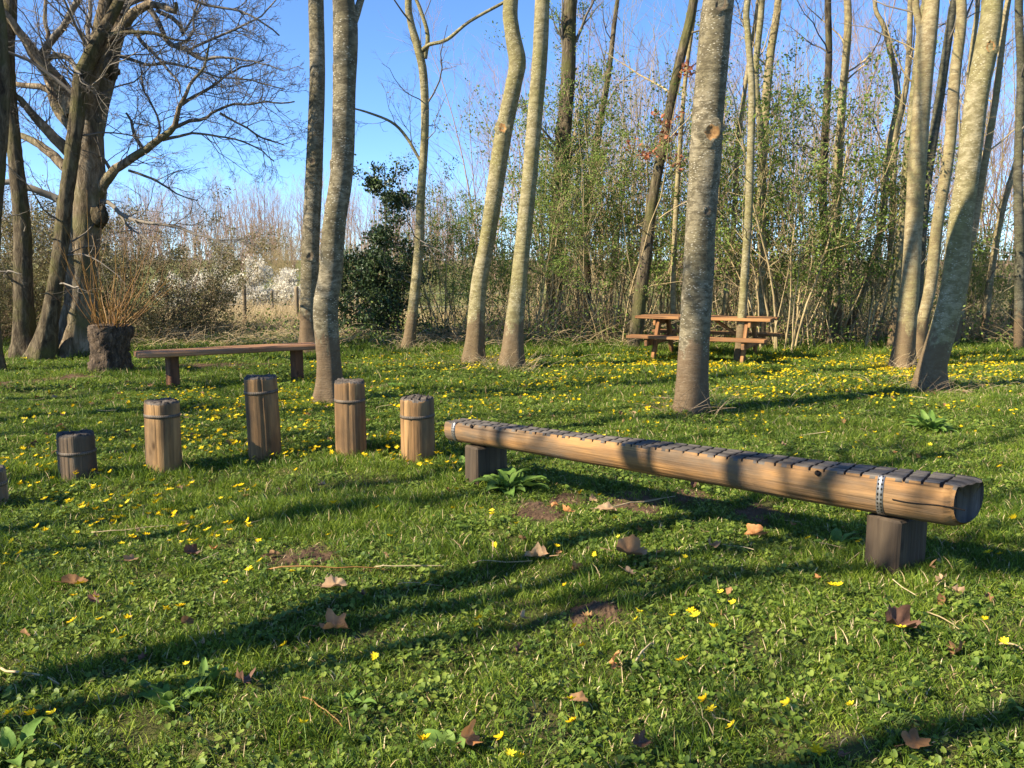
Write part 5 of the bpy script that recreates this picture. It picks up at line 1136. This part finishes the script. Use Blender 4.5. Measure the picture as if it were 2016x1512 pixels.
def flower_density(x, y):
    d = 150 * blob(x, y, 4.0, 13.3, 4.2, 1.6) + 34 * blob(x, y, 3.0, 10.0, 3.2, 1.6) + 26 * blob(x, y, .6, 9.6, 1.6, 1.5) + 46 * blob(x, y, -1.6, 6.8, 1.6, 1.3) + 36 * blob(x, y, -3.4, 7.8, 1.6, 1.5) + 50 * blob(x, y, -2.9, 10.0, 1.0, 1.2) + 34 * blob(x, y, -1.9, 4.5, 1.1, .8) + 14 * blob(x, y, -2.3, 5.2, 1.2, .8)
    c = np.clip((vnoise(x, y, 1.8, 51) * .55 + vnoise(x, y, 5.5, 52) * .45 - .42) / .15, .02, 2.2)
    return (d * 1.9 * c + 2.0 + 3 * blob(x, y, -1.2, 2.8, .6, .6)) * bare(x, y)
fx, fy = [], []
for y0, y1, dm in ((1.6, 4, 60), (4, 8, 110), (8, 16.5, 420)):
    area = (y1 * y1 - y0 * y0) * .63 + 2 * 1.2 * (y1 - y0); n = int(area * dm); y = np.sqrt(rng.uniform(y0 * y0, y1 * y1, n)); x = rng.uniform(-1, 1, n) * (y * .63 + 1.2); k = rng.rand(n) * dm < flower_density(x, y); fx.append(x[k]); fy.append(y[k])
fx = np.concatenate(fx); fy = np.concatenate(fy)
hero = np.array([ground_at(x, y + 12)[:2] for x, y in ((1150, 1450), (1022, 1468), (1418, 1420), (1474, 1450), (1588, 1400), (1683, 1416), (1156, 1293), (1370, 1218), (1340, 1228), (1130, 1160), (942, 1243), (952, 1233), (1661, 1168), (1631, 1172), (1605, 1073), (1785, 1078), (1429, 1392), (1420, 1260), (1940, 1232), (1968, 1280), (1260, 1232), (1275, 1235), (840, 1500), (1605, 1505), (1980, 1103), (1955, 1100), (1537, 1020), (1025, 1040), (1180, 1090), (1350, 1103), (297, 1360), (578, 1290), (60, 1330), (90, 1325), (236, 1260), (250, 1245), (310, 1220), (80, 1440), (130, 1430), (45, 1435))])
fx = np.concatenate([hero[:, 0], fx]); fy = np.concatenate([hero[:, 1], fy]); nF = len(fx)
fz = gz(fx, fy) + .0; P = np.stack([fx, fy, fz], 1); u_, v_, dep = project(P); vis = (u_ > 5) & (u_ < 2011) & (v_ < 1505)
order = np.argsort(np.where(vis, dep, 1e6)); near = order[:300]; far = order[300:]
frot = np.stack([-.25 + .3 * rng.randn(nF), -.25 + .3 * rng.randn(nF), rng.rand(nF) * 6.28], 1); fs = 1.05 + .5 * rng.rand(nF)
for q in near:
    o = put(bpy.data.objects.new('celandine_flower', FM[rng.randint(6)])); o.location = tuple(P[q]); o.rotation_euler = (frot[q, 0], frot[q, 1], frot[q, 2] % .9); o.scale = (fs[q],) * 3
    tag(o, 'single yellow celandine flower on a thin stem in the near grass', 'flower', 'yellow celandine flowers in the near grass')
scatter('celandine_carpet', 'yellow carpet of small celandine flowers spreading to the picnic table', 'flowers', P[far], frot[far], fs[far] * .95, rng.randint(0, 6, len(far)), proto_collection('celandine_bloom', FM))

# ------------------------------------------------------------------ fallen leaves, sticks, dock plants
def dead_leaf_mesh(seed, mat, lobes=5, curl=.4):
    rng = np.random.RandomState(seed); N = 30; th = np.linspace(0, 2 * np.pi, N, endpoint=False)
    r = .70 + .28 * np.abs(np.cos(th * lobes / 2.0 + .3)) ** 1.3 * (1 - .25 * np.cos(th)) + .07 * rng.randn(N); sx = 1.15; sy = .8
    fx_, fy_ = rng.uniform(-1, 1, 2); mb = MB(); V = [[0, 0, 0]]
    for s in (.5, 1.0):
        for t, q in zip(th, r):
            x = math.cos(t) * q * s * sx; y = math.sin(t) * q * s * sy; V.append([x, y, curl * (y * y * 1.1 + .35 * x * x * fx_) + .10 * math.sin(5 * t + seed) * s * curl + .12 * fy_ * x * y])
    V += [[-1.0 * sx, 0, .05], [-1.7 * sx, .08 * fx_, .12 * curl]]
    F4 = [[1 + j, 1 + (j + 1) % N, 1 + N + (j + 1) % N, 1 + N + j][::-1] for j in range(N)]; mb.add(np.array(V) * .5, F4=F4); mb.F3.append(np.array([[0, 1 + j, 1 + (j + 1) % N] for j in range(N)])); mb.M3.append(np.zeros(N, int))
    p = np.array(V[-2:]) * .5; tubes(mb, p[None], np.full((1, 2), .018), 4); return mb.mesh('fallen_leaf', [mat])
DL = [dead_leaf_mesh(600 + i, MAT['dead_leaf'], (5, 3, 6, 2)[i % 4], (.7, 1.3, 1.7, 1.0)[i % 4]) for i in range(8)]; DO = [dead_leaf_mesh(620 + i, MAT['dead_orange'], 5, 1.3) for i in range(3)]; DD = [dead_leaf_mesh(630 + i, MAT['dead_dark'], 5, 1.6) for i in range(3)]
def put_leaf(me, px, py, wpx, tilt, yaw, label, group=None, lift=.045):
    g = ground_at(px, py); o = put(bpy.data.objects.new('fallen_leaf', me)); s = 1.12 * wpx * g[1] / FPX; o.location = (g[0], g[1], g[2] + lift); o.scale = (s,) * 3; o.rotation_euler = (tilt, tilt * .3, yaw); tag(o, label, 'leaf', group)
heroL = [
 (DO[0], 922, 1478, 62, .9, 1.2, 'large orange brown lobed leaf standing at the bottom edge left of centre'), (DO[1], 1208, 1325, 44, 1.3, 1.5, 'upright folded orange leaf right of the centre foreground'),
 (DL[0], 1800, 1488, 62, .35, .5, 'large tan star shaped leaf at the bottom right'), (DD[0], 1768, 1250, 66, .5, .1, 'curled reddish brown leaf in the right foreground shade'),
 (DL[1], 1056, 1112, 44, .3, 2.8, 'curled pale brown leaf at the end of the long straw'), (DL[2], 660, 1255, 50, .3, .2, 'grey brown leaf lying in the dark tree shadow'),
 (DL[3], 368, 1243, 26, .9, 1.0, 'small pointed tan leaf upright in the left foreground'), (DO[2], 1116, 1022, 24, .6, 2.2, 'small orange leaf below the leafy dock plant'),
 (DO[0], 1485, 1066, 40, 1.0, 2.5, 'orange brown leaf curled in the beam shadow'), (DL[4], 1196, 1016, 36, .2, .3, 'pale cream leaf on the bare soil under the beam'), (DL[5], 1240, 1105, 58, .4, .1, 'wide brown leaf in the shadow right of the long straw'),
 (DD[1], 1652, 1510, 30, .6, 1.1, 'dark brown leaf at the lower edge right of centre'), (DD[2], 1262, 1490, 44, .5, .8, 'dark curled leaf beside yellow flower at the bottom'), (DL[6], 1028, 1236, 26, .9, 1.9, 'light brown lobed leaf touching a yellow flower'),
 (DL[7], 662, 1170, 44, .25, .4, 'tan leaf under the reddish stick'), (DD[0], 376, 1104, 30, .7, .5, 'dark red brown leaf among the flowers at left'), (DL[0], 258, 1118, 26, .4, .9, 'round tan leaf among the flowers at left'), (DD[1], 478, 1362, 44, .5, 2.2, 'dark wet leaf beside the dock plant in the left foreground'),
 (DL[2], 1400, 1090, 30, .4, 1.6, 'brown leaf near the grey patch below the beam middle'), (DL[1], 1832, 1132, 22, 1.2, 1.4, 'narrow upright leaf right of the beam support post'), (DL[4], 1140, 1400, 34, .3, .1, 'flat tan leaf in the sunlit grass at bottom centre'), (DL[3], 148, 1165, 40, .3, .2, 'grey tan leaf at the left edge of the sunlit flowers'),
]
for q in heroL: put_leaf(*q)
ff = np.random.RandomState(711)
for i in range(190):
    y = math.sqrt(ff.uniform(2.5 ** 2, 11 ** 2)); x = ff.uniform(-1, 1) * y * .62; s = ff.uniform(.03, .07); o = put(bpy.data.objects.new('fallen_leaf', DL[ff.randint(8)] if ff.rand() < .8 else (DD + DO)[ff.randint(6)])); o.location = (x, y, float(gz(x, y)) + ff.uniform(.022, .045)); o.scale = (s,) * 3; o.rotation_euler = (ff.randn() * .5, ff.randn() * .5, ff.rand() * 6.28)
    tag(o, 'small brown fallen leaf scattered in the grass', 'leaf', 'small fallen leaves in the grass')
def stick(p0, p1, label, r=.003, mat='straw', bend=.02, seed=0, group=None):
    rng = np.random.RandomState(seed); a = ground_at(*p0); b = ground_at(*p1); n = 8; t = np.linspace(0, 1, n)[:, None]; P = a * (1 - t) + b * t; P[:, 2] = gz(P[:, 0], P[:, 1]) + .025 + .015 * np.sin(t[:, 0] * 3.1); P[:, :2] += np.cumsum(rng.randn(n, 2), 0) * bend * .25; o = a.copy()
    mb = MB(); tubes(mb, P[None], (r * np.linspace(1, .6, n))[None], 6, cap=True); q = mb.obj('stick', MAT[mat], None, offset=o); q.location = tuple(o); return tag(q, label, 'stick', group)
stick((735, 1125), (868, 1121), 'long pale straw lying in the middle of the grass', .0028, 'straw', .01, 1); stick((930, 1118), (1052, 1113), 'pale straw ending at the curled brown leaf', .0028, 'straw', .01, 2)
stick((515, 1132), (770, 1132), 'reddish stick lying left of the long pale straw', .004, 'withy', .02, 3); stick((782, 1160), (875, 1163), 'short bent straw below the long pale straw', .002, 'straw', .02, 4); stick((1165, 1008), (1330, 984), 'thin twig on the bare soil under the beam', .004, 'straw', .015, 5)
stick((0, 1328), (105, 1362), 'arched pale twig at the left picture edge', .005, 'straw', .03, 6); stick((592, 1385), (672, 1440), 'curved orange twig in the lower left grass', .003, 'withy', .02, 7); stick((1400, 1425), (1475, 1475), 'straight straw beside two yellow flowers at the bottom right', .002, 'straw', .01, 8)
stick((1250, 1318), (1288, 1278), 'short broken twig right of the upright orange leaf', .005, 'straw', .01, 9); stick((1965, 1280), (2014, 1292), 'brown twig at the right picture edge', .005, 'stem_tan', .01, 10); stick((1820, 1215), (1900, 1262), 'thin brown twig right of the curled red leaf', .003, 'stem_tan', .02, 11); stick((180, 1056), (330, 1042), 'thin curved straw among the left flowers', .003, 'straw', .02, 12)
ff = np.random.RandomState(733)
for i in range(45):
    y = math.sqrt(ff.uniform(2.6 ** 2, 10 ** 2)); x = ff.uniform(-1, 1) * y * .6; a = ff.rand() * 6.28; l = ff.uniform(.06, .22); n = 5; t = np.linspace(0, 1, n)[:, None]; P = np.array([x, y, 0]) + np.array([math.cos(a), math.sin(a), 0]) * l * t; P[:, 2] = gz(P[:, 0], P[:, 1]) + ff.uniform(.02, .05) + ff.uniform(-.02, .05) * t[:, 0]; o = np.array([x, y, float(gz(x, y))]); P[:, :2] += np.cumsum(ff.randn(n, 2), 0) * .004
    mb = MB(); tubes(mb, P[None], np.full((1, n), ff.uniform(.0012, .0028)), 4); q = mb.obj('straw', MAT['straw'], None, offset=o); q.location = tuple(o); tag(q, 'short dry straw lying loose in the grass', 'straw', 'dry straws in the grass')

def dock_leaf_mesh(seed, wid=.34):
    rng = np.random.RandomState(seed); k = 9; V = []; ph = rng.rand() * 6
    z = 0; x = 0; el = 1.15
    for i in range(k):
        t = i / (k - 1); w = wid * (math.sin(math.pi * min(1, .12 + .88 * t) ** .85) ** .8 if i > 0 else .12) * (0.15 + .85 * min(1, t / .25)); w = max(w, .015)
        for s in (-1, -.5, 0, .5, 1): V.append([x - abs(s) * 0.0, s * w * .5, z + abs(s) * w * .22 + .02 * math.sin(i * 2.1 + s * 3 + ph)])
        x += math.cos(el) / (k - 1); z += math.sin(el) / (k - 1); el -= .19 + .04 * rng.randn()
    F = [[i * 5 + j, i * 5 + j + 1, (i + 1) * 5 + j + 1, (i + 1) * 5 + j] for i in range(k - 1) for j in range(4)]; return MB().add(np.array(V), F4=F).mesh('leaf', [MAT['dock']])
DK = [dock_leaf_mesh(i, w) for i, w in enumerate((.34, .42, .30, .50))]
def dock(px, py, size, n, label, seed, spread=1.0):
    rng = np.random.RandomState(seed); g = ground_at(px, py); t = thing('dock_plant', label, 'plant', g)
    for i in range(n):
        o = put(bpy.data.objects.new('leaf', DK[rng.randint(4)]), t); s = size * rng.uniform(.55, 1.1); o.scale = (s, s, s); a = i * 2.4 + rng.randn() * .3; rr = .05 * spread * rng.rand(); o.location = (math.cos(a) * rr, math.sin(a) * rr, -.01); o.rotation_euler = (rng.randn() * .15, rng.uniform(-.35, .45) * spread, a)
dock(1000, 968, .26, 30, 'lush green dock plant beside the left support of the beam', 1); dock(915, 925, .16, 10, 'small dock plant left of the beam support', 2); dock(685, 1388, .085, 9, 'small bright green seedling in the lower left grass', 3); dock(330, 1385, .13, 11, 'dark leaved dock plant in the left foreground shade', 4, 1.3); dock(400, 1345, .11, 6, 'upright dock leaves in the shade behind the dark leaved dock', 5)
dock(1640, 1075, .15, 6, 'pale green dock leaves left of the right beam support', 6); dock(1830, 850, .24, 52, 'large dark green leafy plant below the leaning trunk', 7, 1.4); dock(890, 1470, .12, 7, 'pale mottled leaves beside the orange leaf at the bottom', 8); dock(25, 1490, .15, 6, 'broad leaves in the lower left corner', 9); dock(1145, 690, .30, 22, 'low green plants in front of the tall airy shrub', 10, 1.3); dock(1420, 800, .22, 14, 'dark leaves at the foot of the speckled trunk', 11); dock(780, 760, .18, 8, 'small leafy plant behind the stepping posts', 12)
